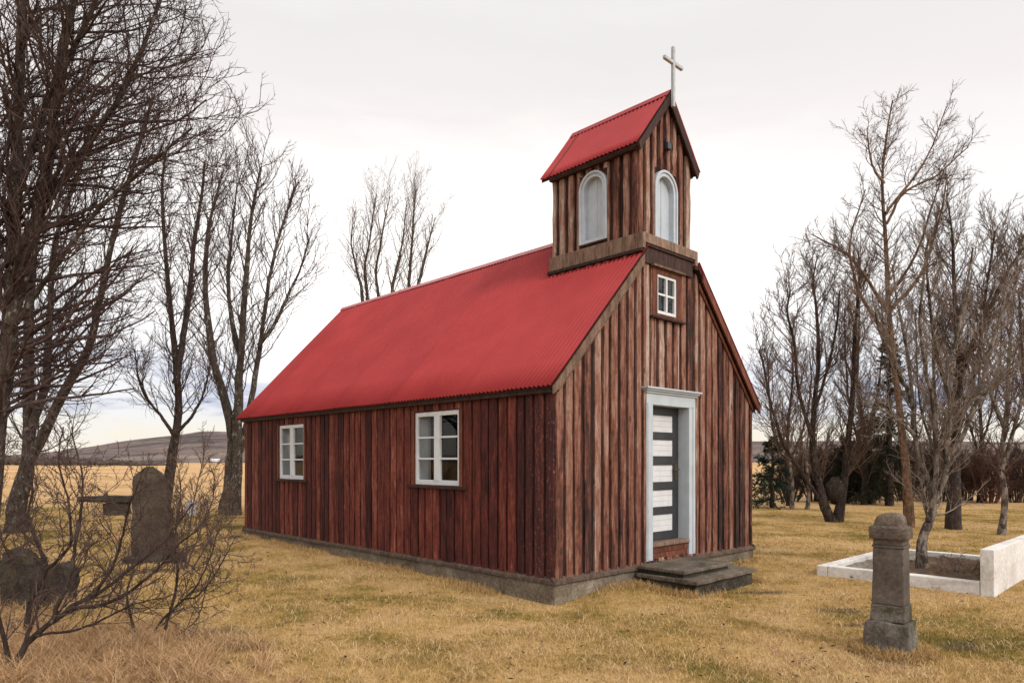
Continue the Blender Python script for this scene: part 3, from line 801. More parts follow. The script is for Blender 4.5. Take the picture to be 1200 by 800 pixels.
MB().mbox(tf, TC - .045, TC + .045, .036, .10, 6.03, 6.12).mbox(tf, TC - .02, TC + .02, .036, .06, 6.12, 6.20).build('bracket', M['doorgrey'], two, bevel=.006)
cr = MB(); cy = TY0 - .035
cr.box(TC - .023, TC + .023, cy - .022, cy + .022, 6.60, 7.44)
cr.box(TC - .225, TC - .0232, cy - .023, cy + .023, 7.192, 7.238).box(TC + .0232, TC + .225, cy - .023, cy + .023, 7.192, 7.238)
cr.build('cross', M['crosswhite'], two, bevel=.006)

# stone steps: two slabs, each on a darker riser
steps = empty('stone_steps', (*loc2w(2.2, -.5), 0), YAW)
tag(steps, 'two low dark stone steps below the church door', 'steps')
def stp(v0, v1, u0, u1, z1, th, name, mat, s, inset=0):
    m = MB().box(v0 + inset - 2.2, v1 - inset - 2.2, u0 + inset + .5, u1 + .5, z1 - th, z1)
    return m.build(name, mat, steps, bevel=.014, sub=4, rough=.010, seed=s)
stp(1.50, 3.03, -1.0, -.075, .165, .055, 'slab', M['step'], 1); stp(1.50, 3.03, -1.0, -.075, .109, .35, 'riser', M['stepdark'], 2, .05)
stp(1.53, 2.74, -.80, -.08, .262, .045, 'slab', M['step'], 3); stp(1.53, 2.74, -.80, -.08, .216, .058, 'riser', M['stepdark'], 4, .05)

# ------------------------------------------------------------------ graves
def gz(x, y): return float(height(x, y))


def slab_stone(outline, th, name, mat, parent, seed, rough=.012, sub=3):
    """stone cut to an outline (along, z) with the given thickness"""
    return MB().prism(lambda a, b, z: (a, b, z), outline, -th / 2, th / 2).build(name, mat, parent, bevel=.02, sub=sub, rough=rough, seed=seed, smooth=True)


gp = empty('grave_pillar', (3.29, 6.06, 0), YAW + .10)
tag(gp, 'brown grey square stone grave pillar with rounded cap standing on lawn', 'gravestone')
def block(w0, w1, z0, z1, name, mat, seed, rough=.006, bev=.012, sub=4):
    a, b = w0 / 2, w1 / 2
    m = MB().raw([(-a, -a, z0), (a, -a, z0), (a, a, z0), (-a, a, z0), (-b, -b, z1), (b, -b, z1), (b, b, z1), (-b, b, z1)],
                 [(0, 3, 2, 1), (4, 5, 6, 7), (0, 1, 5, 4), (1, 2, 6, 5), (2, 3, 7, 6), (3, 0, 4, 7)])
    return m.build(name, mat, gp, bevel=bev, sub=sub, rough=rough, seed=seed)
block(.36, .335, -.12, .27, 'plinth', M['plinth'], 1, .018, .02, 7)
block(.275, .265, .272, .415, 'shaft_foot', M['plinth'], 2)
block(.25, .236, .417, .90, 'shaft', M['stone_pillar'], 3, .003)
block(.252, .252, .902, .925, 'collar', M['stone_pillar'], 6, .002, .006)
block(.236, .228, .927, .985, 'neck', M['stone_pillar'], 7, .002, .006)
capb = MB()
rows = [(.112, .972), (.146, .978), (.150, .992), (.150, 1.068), (.143, 1.082), (.118, 1.088), (.114, 1.10), (.110, 1.135), (.098, 1.165), (.070, 1.188), (.035, 1.197), (.0001, 1.20)]
nseg = 32; vs = []; fs = []
for r, z in rows:
    for i in range(nseg):
        a = 2 * math.pi * i / nseg; k = (abs(math.cos(a)) ** 12 + abs(math.sin(a)) ** 12) ** (-1 / 12)
        vs.append((r * k * math.cos(a), r * k * math.sin(a), z))
for k in range(len(rows) - 1):
    for i in range(nseg): j = (i + 1) % nseg; fs.append((k * nseg + i, k * nseg + j, k * nseg + nseg + j, k * nseg + nseg + i))
fs.append(tuple(range(nseg - 1, -1, -1)))
capb.raw(vs, fs).build('cap', M['stone_cap'], gp, sub=1, rough=.010, seed=5, smooth=True)

hs = empty('headstone', (-5.86, 11.35, 0), .22)
tag(hs, 'tall dark headstone with pointed rounded top behind bare twigs', 'gravestone', 'old headstones left of the church')
ol = [(x_ * .88, z_) for x_, z_ in [(-.33, -.1), (.37, -.1), (.385, .25), (.345, .62), (.31, .95), (.275, 1.27), (.22, 1.40), (.13, 1.48), (.0, 1.56), (-.10, 1.54), (-.20, 1.46), (-.295, 1.38), (-.305, 1.30), (-.30, .95), (-.31, .5)]]
slab_stone(ol, .20, 'stone', M['stone_tall'], hs, 3, .022, 4)
MB().box(-.40, .47, -.24, .20, -.2, .10).build('base', M['stone_dark'], hs, bevel=.05, sub=5, rough=.08, seed=9)

h2 = empty('headstone', (-5.50, 7.85, 0), -.12)
tag(h2, 'squat dark mossy headstone with sloping top at lower left, taller of two', 'gravestone', 'old headstones left of the church')
slab_stone([(-.19, -.1), (.18, -.1), (.18, .38), (.15, .50), (.06, .60), (-.08, .66), (-.17, .63), (-.20, .4)], .22, 'stone', M['stone_dark'], h2, 12, .03, 5)
h3 = empty('headstone', (-5.22, 8.05, 0), .1)
tag(h3, 'short rounded dark mossy headstone at lower left, lower of two', 'gravestone', 'old headstones left of the church')
slab_stone([(-.13, -.1), (.14, -.1), (.15, .30), (.13, .42), (.05, .47), (-.08, .46), (-.13, .40)], .24, 'stone', M['stone_dark'], h3, 17, .035, 5)

sb = empty('stone_bench', (-11.75, 20.4, 0), .10)
tag(sb, 'long dark stone slab lying on a block in the grass', 'stone slab')
MB().raw([(-.84, -.2, .47), (.60, -.24, .43), (.60, .24, .43), (-.84, .2, .47), (-.80, -.18, .60), (.58, -.24, .63), (.58, .24, .63), (-.80, .18, .60)],
         [(0, 3, 2, 1), (4, 5, 6, 7), (0, 1, 5, 4), (1, 2, 6, 5), (2, 3, 7, 6), (3, 0, 4, 7)]).build('slab', M['stone_dark'], sb, bevel=.03, sub=5, rough=.035, seed=21)
MB().box(-.12, .52, -.2, .2, -.1, .428).build('support', M['stone_dark'], sb, bevel=.04, sub=4, rough=.04, seed=22)

pg_ = empty('headstone', (-9.2, 20.0, 0), .3)
tag(pg_, 'small pale headstone seen through twigs beside the tall headstone', 'gravestone', 'old headstones left of the church')
slab_stone([(-.15, -.1), (.15, -.1), (.15, .42), (.08, .52), (-.08, .52), (-.15, .42)], .12, 'stone', M['stone_pale'], pg_, 31, .006)

fs_ = MB().lathe(0, 0, [(.10, -.03), (.17, .0), (.16, .05), (.07, .075)], 10).build('flat_stone', M['stone_dark'], None, sub=2, rough=.03, seed=4, smooth=True)
fs_.location = (-5.62, 14.3, .03); tag(fs_, 'small flat dark stone lying in grass by the far church corner', 'stone')

# white walled grave plot
pl = empty('grave_plot', (*loc2w(5.3, -2.5), 0), YAW)
tag(pl, 'white concrete kerbed grave plot with taller end wall around a tree', 'grave plot')
V0, V1, U0, U1 = 4.02 - 5.3, 7.0 - 5.3, -3.55 + 2.5, -1.40 + 2.5
def kerb(x0, x1, y0, y1, z1, name='kerb', s=0):
    MB().box(x0, x1, y0, y1, -.2, z1).build(name, M['whitecon'], pl, bevel=.012, sub=5, rough=.006, seed=s)
kerb(V0, V0 + .15, U0 + .155, U1 - .155, .155, s=1)
kerb(V0, V1, U1 - .15, U1, .150, s=2)
kerb(V1 - .15, V1, U0 + .155, U1 - .155, .150, s=3)
kerb(V0 - .01, V1 + .01, U0, U0 + .15, .565, 'end_wall', 4)
def fill(name, x0, x1, y0, y1, z, mat, amp, seed):
    n = 26; vs = []; fs = []
    r = np.random.default_rng(seed)
    hh = r.normal(0, amp, (n + 1, n + 1))
    for i in range(n + 1):
        for j in range(n + 1):
            e = min(i, n - i, j, n - j) / 4
            vs.append((x0 + (x1 - x0) * i / n, y0 + (y1 - y0) * j / n, z + hh[i, j] + .05 * min(1, e) * math.sin(i * .5 + seed) * math.cos(j * .4)))
    for i in range(n):
        for j in range(n): k = i * (n + 1) + j; fs.append((k, k + n + 1, k + n + 2, k + 1))
    MB().raw(vs, fs).build(name, mat, pl, smooth=True)
fill('gravel', V0 + .152, V1 - .152, .45, U1 - .152, .085, M['gravel'], .010, 1)
fill('soil', V0 + .152, V1 - .152, U0 + .152, .449, .080, M['soil'], .014, 2)

# ------------------------------------------------------------------ bare trees
def tubes(P, Rr, m, rg):
    N, K, _ = P.shape
    Tn = np.gradient(P, axis=1); Tn /= np.linalg.norm(Tn, axis=2, keepdims=True) + 1e-9
    ref = rg.normal(size=(N, 1, 3)); ref = ref + 0 * Tn
    A = np.cross(Tn, ref); A /= np.linalg.norm(A, axis=2, keepdims=True) + 1e-9
    B = np.cross(Tn, A)
    an = np.arange(m) / m * 2 * np.pi
    V = P[:, :, None, :] + Rr[:, :, None, None] * (np.cos(an)[None, None, :, None] * A[:, :, None, :] + np.sin(an)[None, None, :, None] * B[:, :, None, :])
    ix = np.arange(N * K * m).reshape(N, K, m); nx_ = np.roll(ix, -1, axis=2)
    Qd = np.stack([ix[:, :-1], nx_[:, :-1], nx_[:, 1:], ix[:, 1:]], -1).reshape(-1, 4)
    return V.reshape(-1, 3), Qd


def merge(parts):
    V = []; Qs = []; k = 0
    for v, q in parts: V.append(v); Qs.append(q + k); k += len(v)
    return np.concatenate(V), np.concatenate(Qs)


def catmull(pts, rad, n):
    pts = np.asarray(pts, float); rad = np.asarray(rad, float)
    p = np.vstack([2 * pts[0] - pts[1], pts, 2 * pts[-1] - pts[-2]]); k = len(pts) - 1
    ts = np.linspace(0, k - 1e-6, n); i = ts.astype(int); t = (ts - i)[:, None]
    a, b, c, d = p[i], p[i + 1], p[i + 2], p[i + 3]
    o = .5 * (2 * b + (c - a) * t + (2 * a - 5 * b + 4 * c - d) * t ** 2 + (3 * b - a - 3 * c + d) * t ** 3)
    return o, np.interp(ts, np.arange(k + 1), rad)


def grow(P0, D0, Ln, R0, nseg, rg, up, wander, tip=.25, bias=None):
    N = len(P0); P = np.zeros((N, nseg + 1, 3)); P[:, 0] = P0; Dd = D0.copy()
    for k in range(nseg):
        Dd = Dd + rg.normal(0, wander, (N, 3)); Dd[:, 2] += up / nseg
        if bias is not None: Dd = Dd + np.asarray(bias) / nseg
        Dd /= np.linalg.norm(Dd, axis=1, keepdims=True)
        P[:, k + 1] = P[:, k] + Dd * (Ln / nseg)[:, None]
    s = np.linspace(0, 1, nseg + 1)
    Rr = R0[:, None] * (1 - (1 - tip) * s[None, :] ** .8)
    return P, Rr


def children(P, Rr, Ln, n, t0, t1, ang, lr, rr, rg, rmin, taperlen=.55, vary=.35):
    """n child branches on each parent between t0 and t1"""
    N, K, _ = P.shape
    pi = np.repeat(np.arange(N), n)
    t = (np.tile(np.arange(n), N) + rg.uniform(0, 1, N * n)) / n; t = t0 + (t1 - t0) * t
    f = t * (K - 1); i = np.minimum(f.astype(int), K - 2); w = (f - i)[:, None]
    A, B = P[pi, i], P[pi, i + 1]
    pos = A * (1 - w) + B * w; tan = B - A; tan /= np.linalg.norm(tan, axis=1, keepdims=True) + 1e-9
    perp = np.cross(tan, rg.normal(size=(N * n, 3))); perp /= np.linalg.norm(perp, axis=1, keepdims=True) + 1e-9
    a = np.radians(ang) * rg.uniform(.65, 1.3, N * n)
    Dd = tan * np.cos(a)[:, None] + perp * np.sin(a)[:, None]
    ln = Ln[pi] * lr * (1 - taperlen * t) * rg.uniform(1 - vary, 1 + vary, N * n)
    rad = np.maximum((Rr[pi, i] * (1 - w[:, 0]) + Rr[pi, i + 1] * w[:, 0]) * rr * rg.uniform(.7, 1.1, N * n), rmin)
    return pos, Dd, ln, rad


def plant(name, label, cat, group, base_px, stems, levels, barkm, twigm, seed, depth=None, gnarl=.03, sides=9, trunk_name='trunk', crown_name='crown', flare=1.5, dvar=.10, burl=None):
    """stems: list of (pixel path, radius foot, radius top[, depth shift at top]); levels: branch orders"""
    rg = np.random.default_rng(seed)
    if depth is None: depth = F * EYE / (base_px[1] - HY)
    base = px(base_px[0], base_px[1], depth); base[2] = gz(base[0], base[1])
    root = empty(name, tuple(base)); tag(root, label, cat, group)
    tp = []; SP_ = []; SR = []; SL = []
    for st in stems:
        path, r0, r1 = st[:3]; dsh = st[3] if len(st) > 3 else rg.uniform(-1, 1) * dvar * depth * .5
        pts = []
        for k, (x, y) in enumerate(path):
            t = k / (len(path) - 1); q = px(x, y, depth + dsh * t ** 1.3); pts.append(q - base)
        if st[0][0] == base_px or abs(pts[0][2]) < .25: pts[0][2] = -.15
        n = 26
        C, rr = catmull(pts, np.linspace(1, 0, len(pts)), n)
        rr = r1 + (r0 - r1) * rr ** 1.1
        if pts[0][2] < -.05: rr = rr * (1 + (flare - 1) * np.exp(-np.linspace(0, 1, n) * 11))
        jit = np.cumsum(rg.normal(0, gnarl * .35, (n, 3)), 0); jit -= np.linspace(0, 1, n)[:, None] * jit[-1]; jit[:2] = 0
        C = C + jit * np.minimum(1, rr[:, None] * 6 + .4)
        SP_.append(C); SR.append(rr); SL.append(np.linalg.norm(np.diff(C, axis=0), axis=1).sum())
    P = np.array(SP_); Rr = np.array(SR); Ln = np.array(SL)
    # knobbly trunk surface
    V, Qd = tubes(P, Rr, sides, rg)
    ridge = 1 + .10 * np.sin(np.arange(sides) * 2.1 + seed)
    V = V.reshape(len(P), -1, sides, 3); cen = P[:, :, None, :]
    V = cen + (V - cen) * (ridge[None, None, :, None] * (1 + rg.normal(0, .06, V.shape[:3])[..., None]))
    tp.append((V.reshape(-1, 3), Qd))
    if burl is not None:
        bc = px(*burl[:2], depth) - base; n1, n2 = 12, 9; vs = []
        for i in range(n2):
            ph = math.pi * i / (n2 - 1)
            for j in range(n1):
                th = 2 * math.pi * j / n1; k = burl[2] * (1 + rg.normal(0, .07))
                vs.append(bc + np.array([k * math.sin(ph) * math.cos(th), k * .9 * math.sin(ph) * math.sin(th), 1.45 * k * math.cos(ph)]))
        ix = np.arange(n1 * n2).reshape(n2, n1); nx2 = np.roll(ix, -1, 1)
        tp.append((np.array(vs), np.stack([ix[:-1], nx2[:-1], nx2[1:], ix[1:]], -1).reshape(-1, 4)))
    cp = []
    # long stems carry more branches than short ones
    for li, lv in enumerate(levels):
        if li == 0:
            cnt = np.maximum(2, np.round(Ln * lv['n'])).astype(int)
            pos = []; dd = []; ln = []; ra = []
            for i in range(len(P)):
                # keep absolute lengths on every stem
                o = children(P[i:i + 1], Rr[i:i + 1], np.array([lv['len']]), int(cnt[i]), lv['t0'], 1.0, lv['ang'], 1.0, lv['rr'], rg, lv['rmin'], lv.get('tl', .5))
                pos.append(o[0]); dd.append(o[1]); ln.append(o[2]); ra.append(np.minimum(o[3], lv.get('rmax', 9)))
            pos, dd, ln, ra = map(np.concatenate, (pos, dd, ln, ra))
            if 'lean' in lv: dd = dd + np.asarray(lv['lean']); dd /= np.linalg.norm(dd, axis=1, keepdims=True)
        else:
            pos, dd, ln, ra = children(cP, cR, cL, lv['n'], lv['t0'], 1.0, lv['ang'], lv['lr'], lv['rr'], rg, lv['rmin'], lv.get('tl', .5))
        cP, cR = grow(pos, dd, ln, ra, lv['seg'], rg, lv['up'], lv['w'], lv.get('tip', .3)); cL = ln
        cp.append(tubes(cP, cR, lv.get('m', 3), rg))
    V, Qd = merge(tp); link(trunk_name, np_mesh(trunk_name, V, Qd, True), barkm, root)
    V, Qd = merge(cp); link(crown_name, np_mesh(crown_name, V, Qd, True), twigm, root)
    return root


def lv3(n, ln, ang, up, dens=1.0, t0=.25, rmin=.008, w=.10, lr=.42, lean=None, n2=8, n3=5, ang2=42, rr=.45, tl=.5, rt=.004, rmax=.019):
    a = dict(n=n, len=ln, ang=ang, up=up, t0=t0, rr=rr, rmin=rmin, seg=8, w=w, m=5, tl=tl, rmax=rmax)
    if lean is not None: a['lean'] = lean
    return [a, dict(n=int(n2 * dens), lr=lr, ang=ang2, up=up * .8, t0=.12, rr=.6, rmin=rmin * .65, seg=6, w=w * 1.2, m=4),
            dict(n=int(n3 * dens), lr=.45, ang=40, up=up * .6, t0=.15, rr=.65, rmin=rt, seg=4, w=w * 1.5, m=3)]


LG = 'bare trees left of the church'
RG = 'bare trees right of the church'
# near tree whose crown fills the upper left
plant('bare_tree', 'dense dark bare tree at the left edge, its branches filling the upper left', 'tree', LG, (-22, 690),
      [([(-22, 690), (-12, 560), (0, 460), (12, 370), (18, 280), (22, 160), (24, 20), (30, -120)], .145, .05, .3),
       ([(12, 380), (40, 280), (58, 190), (70, 90), (90, -20), (110, -120)], .09, .035, -.6),
       ([(2, 440), (-20, 330), (-40, 200), (-60, 40), (-70, -100)], .09, .04, .5),
       ([(16, 300), (70, 215), (130, 130), (165, 60), (205, -40)], .055, .022, .4),
       ([(18, 260), (50, 140), (110, 10), (140, -90)], .055, .022, -.9),
       ([(10, 390), (50, 330), (110, 250), (170, 195), (225, 150)], .042, .014, -.4)],
      lv3(8.5, 2.35, 58, .5, 1.12, t0=.22, rmin=.009, w=.13, lr=.48, lean=(.46, 0, .02), n2=9, n3=5, rt=.0042, rmax=.035), M['bark_grey'], M['twig_purple'], 5, depth=10.3)
plant('bare_tree', 'forked grey bare tree at far left with one limb leaning right', 'tree', LG, (17, 625),
      [([(17, 625), (24, 580), (34, 535), (37, 470), (36, 407), (40, 330), (48, 250), (62, 150), (75, 80)], .18, .04, .8),
       ([(33, 545), (58, 493), (86, 440), (106, 405), (116, 355), (124, 312), (142, 240), (162, 170), (180, 110)], .12, .03, -.6),
       ([(38, 500), (52, 440), (56, 380), (60, 290), (90, 200), (110, 130)], .10, .03, .5)],
      lv3(5.2, 2.1, 52, .7, 1.0, t0=.22, rmin=.011, w=.15, lean=(.1, 0, 0), n2=9, n3=6), M['bark_grey'], M['twig_purple'], 8)
plant('bare_tree', 'slender dark bare tree rising behind the tall headstone', 'tree', LG, (190, 613),
      [([(190, 613), (197, 565), (204, 520), (208, 480), (206, 440), (203, 395), (197, 340), (192, 285), (190, 225), (194, 180)], .135, .03, .4),
       ([(206, 450), (214, 405), (222, 350), (228, 290), (236, 235), (240, 190)], .09, .025, -.5),
       ([(204, 510), (190, 490), (172, 468), (162, 440), (158, 410)], .05, .015, -.5),
       ([(209, 505), (225, 488), (236, 468), (244, 442), (247, 420)], .05, .015, .4)],
      lv3(6.0, 1.6, 45, .8, 1.0, t0=.28, rmin=.011, w=.14, n2=9, n3=6), M['bark_dark'], M['twig_purple'], 13)
plant('bare_tree', 'tall many limbed grey bare tree at the far corner of the church', 'tree', LG, (268, 605),
      [([(266, 605), (270, 560), (273, 520), (264, 470), (250, 425), (245, 385), (240, 330), (243, 275), (252, 235), (262, 198)], .18, .025, .5),
       ([(274, 604), (277, 550), (279, 490), (281, 440), (285, 390), (289, 320), (294, 265), (300, 225), (306, 196)], .165, .025, -.5),
       ([(281, 530), (289, 490), (298, 440), (304, 400), (312, 340), (322, 290), (335, 250), (345, 220)], .10, .025, .8),
       ([(283, 420), (272, 370), (268, 320), (274, 265), (278, 215)], .08, .02, .9),
       ([(303, 405), (322, 380), (338, 345), (352, 315), (362, 280)], .06, .015, -.6)],
      lv3(4.6, 1.8, 38, .9, 1.0, t0=.28, rmin=.012, w=.12, tl=.3, n2=9, n3=6), M['bark_grey'], M['twig_purple'], 21)
plant('bare_tree', 'pale bare tree showing above the church roof, left one of two', 'tree', LG, (424, 585),
      [([(424, 585), (428, 450), (433, 380), (431, 345), (428, 315), (434, 282), (438, 250), (441, 228)], .11, .015, .5),
       ([(428, 470), (440, 390), (444, 350), (441, 320), (447, 285), (452, 255), (457, 230)], .09, .014, -.5),
       ([(428, 440), (424, 350), (418, 315), (412, 285), (414, 260)], .09, .012, .4)],
      lv3(3.6, 1.7, 30, .8, 1.0, t0=.32, rmin=.007, w=.13, n2=6, n3=4, tl=.3, rt=.0034, rmax=.016, lr=.5), M['bark_grey'], M['twig_brown'], 31, depth=29)
plant('bare_tree', 'pale bare tree showing above the church roof, right one of two', 'tree', LG, (474, 588),
      [([(474, 588), (473, 450), (476, 370), (479, 325), (482, 285), (485, 245), (488, 222)], .11, .015, .5),
       ([(473, 470), (463, 380), (460, 340), (466, 310), (472, 280), (476, 240)], .11, .013, -.5),
       ([(476, 420), (486, 350), (496, 310), (503, 282), (510, 255)], .10, .013, .4)],
      lv3(3.6, 1.7, 30, .8, 1.0, t0=.32, rmin=.007, w=.13, n2=6, n3=4, tl=.3, rt=.0034, rmax=.016, lr=.5), M['bark_grey'], M['twig_brown'], 32, depth=27.5)

# right of the church
plant('bare_tree', 'dark bare tree with two trunks meeting in a V and a swollen burl', 'tree', RG, (975, 612),
      [([(977, 612), (966, 592), (957, 560), (951, 520), (955, 470), (960, 420), (957, 360), (953, 330), (958, 300)], .12, .016, .5),
       ([(980, 612), (986, 580), (992, 540), (997, 490), (1002, 430), (1005, 370), (1008, 330), (1006, 295)], .115, .016, -.3),
       ([(960, 585), (940, 552), (920, 520), (905, 480), (897, 440), (890, 410)], .055, .02, .5),
       ([(951, 510), (935, 460), (928, 400), (922, 365), (926, 340)], .055, .02, -.6),
       ([(955, 480), (970, 430), (980, 380), (984, 340)], .045, .02, .6)],
      lv3(7.0, 1.5, 42, .9, 1.0, t0=.18, rmin=.011, w=.13, tl=.35, n2=10, n3=7), M['bark_dark'], M['twig_brown'], 41, burl=(979, 574, .25))
plant('bare_tree', 'tallest bare tree with orange brown bark rising above the others', 'tree', RG, (1066, 618),
      [([(1066, 618), (1064, 560), (1058, 500), (1050, 430), (1043, 370), (1041, 310), (1037, 255), (1035, 205), (1040, 155), (1046, 118)], .095, .016, .4),
       ([(1038, 250), (1050, 236), (1077, 200), (1095, 165), (1108, 128)], .04, .011, .3),
       ([(1039, 262), (1062, 226), (1098, 205), (1135, 172)], .035, .013, -.4),
       ([(1036, 215), (1022, 190), (1016, 150)], .035, .011, .3),
       ([(1043, 345), (1070, 305), (1088, 255), (1106, 200)], .04, .015, .5),
       ([(1046, 360), (1080, 320), (1100, 260), (1110, 205)], .05, .014, -.5),
       ([(1043, 370), (1015, 325), (990, 295), (952, 275)], .05, .014, .4),
       ([(1045, 400), (1012, 350), (997, 290), (1014, 222)], .05, .014, -.4)],
      lv3(5.5, 1.15, 45, .5, 1.0, t0=.3, rmin=.009, w=.13, n2=8, n3=5, lr=.52, rt=.0034), M['bark_orange'], M['twig_brown'], 47)
plant('bare_tree', 'bare tree with a straight thick dark trunk behind the white grave plot', 'tree', RG, (1117, 620),
      [([(1117, 620), (1117, 570), (1119, 500), (1126, 430), (1120, 360), (1116, 290), (1112, 240)], .14, .015, .4),
       ([(1118, 520), (1138, 450), (1150, 390), (1158, 320), (1166, 270)], .055, .02, -.5),
       ([(1120, 480), (1100, 420), (1090, 350), (1085, 290)], .06, .02, .5),
       ([(1124, 440), (1150, 380), (1180, 320), (1200, 290)], .07, .02, .4)],
      lv3(7.5, 1.5, 42, .8, 1.0, t0=.25, rmin=.010, w=.12, n2=10, n3=7), M['bark_dark'], M['twig_brown'], 53)
plant('bare_tree', 'crooked pale blotched tree growing inside the white grave plot', 'tree', RG, (1081, 671),
      [([(1081, 671), (1082, 645), (1086, 620), (1091, 595), (1087, 570), (1078, 545), (1072, 505), (1068, 450), (1060, 395), (1050, 350), (1046, 310)], .070, .012, .25),
       ([(1088, 610), (1100, 580), (1109, 555), (1107, 525), (1113, 480), (1109, 435), (1122, 385), (1132, 330), (1140, 290)], .048, .010, -.3),
       ([(1091, 596), (1098, 550), (1095, 495), (1085, 435), (1077, 380), (1082, 320), (1088, 280)], .040, .010, -.5),
       ([(1109, 540), (1128, 500), (1146, 450), (1160, 400), (1178, 345), (1190, 320)], .036, .012, .5),
       ([(1072, 510), (1052, 492), (1034, 482), (1022, 462)], .032, .008, .3),
       ([(1070, 475), (1048, 430), (1032, 390), (1022, 345)], .035, .009, -.4),
       ([(1110, 500), (1135, 470), (1165, 452), (1188, 430)], .03, .008, -.3)],
      lv3(10, .85, 42, .65, 1.0, t0=.2, rmin=.006, w=.14, n2=9, n3=6, rt=.003, rmax=.014), M['bark_pale'], M['twig_pale'], 59, gnarl=.05)
plant('bare_tree', 'thin pale trunked bare tree near the right edge beyond the white wall', 'tree', RG, (1173, 626),
      [([(1173, 626), (1175, 585), (1172, 540), (1180, 470), (1184, 400), (1190, 330), (1196, 280)], .065, .02, .3),
       ([(1174, 550), (1190, 500), (1205, 440), (1215, 380)], .05, .015, -.3),
       ([(1177, 500), (1160, 450), (1152, 400), (1150, 350)], .05, .012, .4)],
      lv3(7.5, 1.2, 45, .7, 1.0, t0=.25, rmin=.009, w=.13, n2=9, n3=6), M['bark_pale'], M['twig_brown'], 61)
plant('bare_tree', 'dark bare tree cut by the right edge of the photo', 'tree', RG, (1226, 612),
      [([(1226, 612), (1224, 550), (1218, 480), (1212, 400), (1206, 330), (1208, 270)], .11, .03, .3),
       ([(1222, 530), (1205, 470), (1198, 400), (1194, 340)], .07, .02, -.4)],
      lv3(7.0, 1.6, 45, .7, 1.0, t0=.25, rmin=.010, w=.13, lean=(-.15, 0, 0), n2=9, n3=6), M['bark_dark'], M['twig_brown'], 67)
BK = 'background bare trees'
for (bx, by, d, top, sw, sd_, lab) in (
        (925, 592, 25.5, 400, 18, 71, 'small brown bare tree in the background just right of the church'),
        (1012, 592, 26.0, 335, 16, 72, 'brown bare tree in the background between the V trunks and the tallest tree'),
        (1098, 591, 27.0, 340, 18, 73, 'brown bare tree in the background behind the crooked pale tree'),
        (1148, 590, 27.5, 335, 18, 74, 'brown bare tree in the background right of the thick dark trunk')):
    g = np.random.default_rng(sd_); j = lambda s: g.uniform(-s, s)
    H_ = by - top
    plant('bare_tree', lab, 'tree', BK, (bx, by),
          [([(bx, by), (bx + j(4), by - .3 * H_), (bx + j(6), by - .55 * H_), (bx + j(8), by - .8 * H_), (bx + j(8), top)], .085, .02, j(1)),
           ([(bx, by - .2 * H_), (bx - sw, by - .45 * H_), (bx - sw * 1.3, by - .7 * H_), (bx - sw * 1.4, by - .9 * H_)], .045, .018, j(1)),
           ([(bx, by - .25 * H_), (bx + sw, by - .5 * H_), (bx + sw * 1.4, by - .75 * H_), (bx + sw * 1.3, by - .92 * H_)], .045, .018, j(1))],
          lv3(6.5, 1.9, 40, .9, 1.0, t0=.06, rmin=.009, w=.13, n2=9, n3=7, rt=.0048), M['bark_dark'], M['twig_brown'], sd_ + 5, depth=d)
for bx, lab in ((928, 'thin pale sapling trunk by the dark green pine, left one of two'), (946, 'thin pale sapling trunk by the dark green pine, right one of two')):
    plant('sapling', lab, 'sapling', 'thin saplings right of the church', (bx, 596),
          [([(bx, 596), (bx + 1, 565), (bx - 1, 535), (bx + 2, 500)], .07, .02, .2)], lv3(4, .6, 40, .8, .7, t0=.3, rmin=.008), M['bark_pale'], M['twig_brown'], bx, depth=23.8)

# ------------------------------------------------------------------ shrubs
def shrub(label, group, bx, by, d, w, h, twig, seed, ns=9, dens=1.0, name='bare_shrub', rt=.006):
    g = np.random.default_rng(seed); st = []
    for k in range(ns):
        a = (k + .5) / ns * 2 - 1 + g.uniform(-.15, .15); hh = h * g.uniform(.65, 1.05) * (1 - .35 * a * a)
        x0 = bx + a * w * .25
        st.append(([(x0, by), (bx + a * w * .55 + g.uniform(-3, 3), by - hh * .4), (bx + a * w * .85 + g.uniform(-4, 4), by - hh * .75), (bx + a * w + g.uniform(-5, 5), by - hh)], .03, .012, g.uniform(-1, 1)))
    return plant(name, label, 'shrub', group, (bx, by), st, lv3(5, .9, 40, .6, dens, t0=.1, rmin=.010, w=.14, n2=7, n3=5, rt=rt), twig, twig, seed, depth=d, flare=1.0, trunk_name='stems', crown_name='twigs', sides=5)


HG = 'bare shrubs along the far edge of the churchyard'
for i, (bx, by, d, w, h, tw_, lab) in enumerate((
        (955, 588, 28.5, 30, 62, 'twig_dark', 'brown bare shrub behind the two thin saplings'),
        (1000, 588, 28.0, 30, 70, 'twig_dark', 'brown bare shrub behind the V shaped trunks'),
        (1022, 586, 30.0, 28, 60, 'twig_dark', 'brown bare shrub left of the dark spruce'),
        (1085, 586, 29.5, 28, 66, 'twig_dark', 'brown bare shrub between dark spruce and thick dark trunk'),
        (1132, 587, 29.0, 26, 58, 'twig_red', 'reddish bare shrub right of the thick dark trunk'),
        (1160, 590, 27.0, 26, 62, 'twig_red', 'reddish bare shrub behind the thin pale trunk'),
        (926, 589, 27.8, 24, 56, 'twig_dark', 'brown bare shrub beside the low dark green pine'),
        (976, 588, 29.2, 26, 64, 'twig_dark', 'brown bare shrub seen through the left arm of the V trunks'),
        (1060, 587, 28.6, 28, 70, 'twig_dark', 'brown bare shrub right at the foot of the narrow dark spruce'),
        (1110, 588, 28.2, 24, 62, 'twig_dark', 'brown bare shrub directly behind the thick dark trunk'),
        (1192, 590, 27.5, 26, 66, 'twig_dark', 'brown bare shrub at the right edge behind the white wall'))):
    shrub(lab, HG, bx, by, d, w, h, M[tw_], 100 + i, 18, 1.5)
FG = 'bare shrubs in the left foreground'
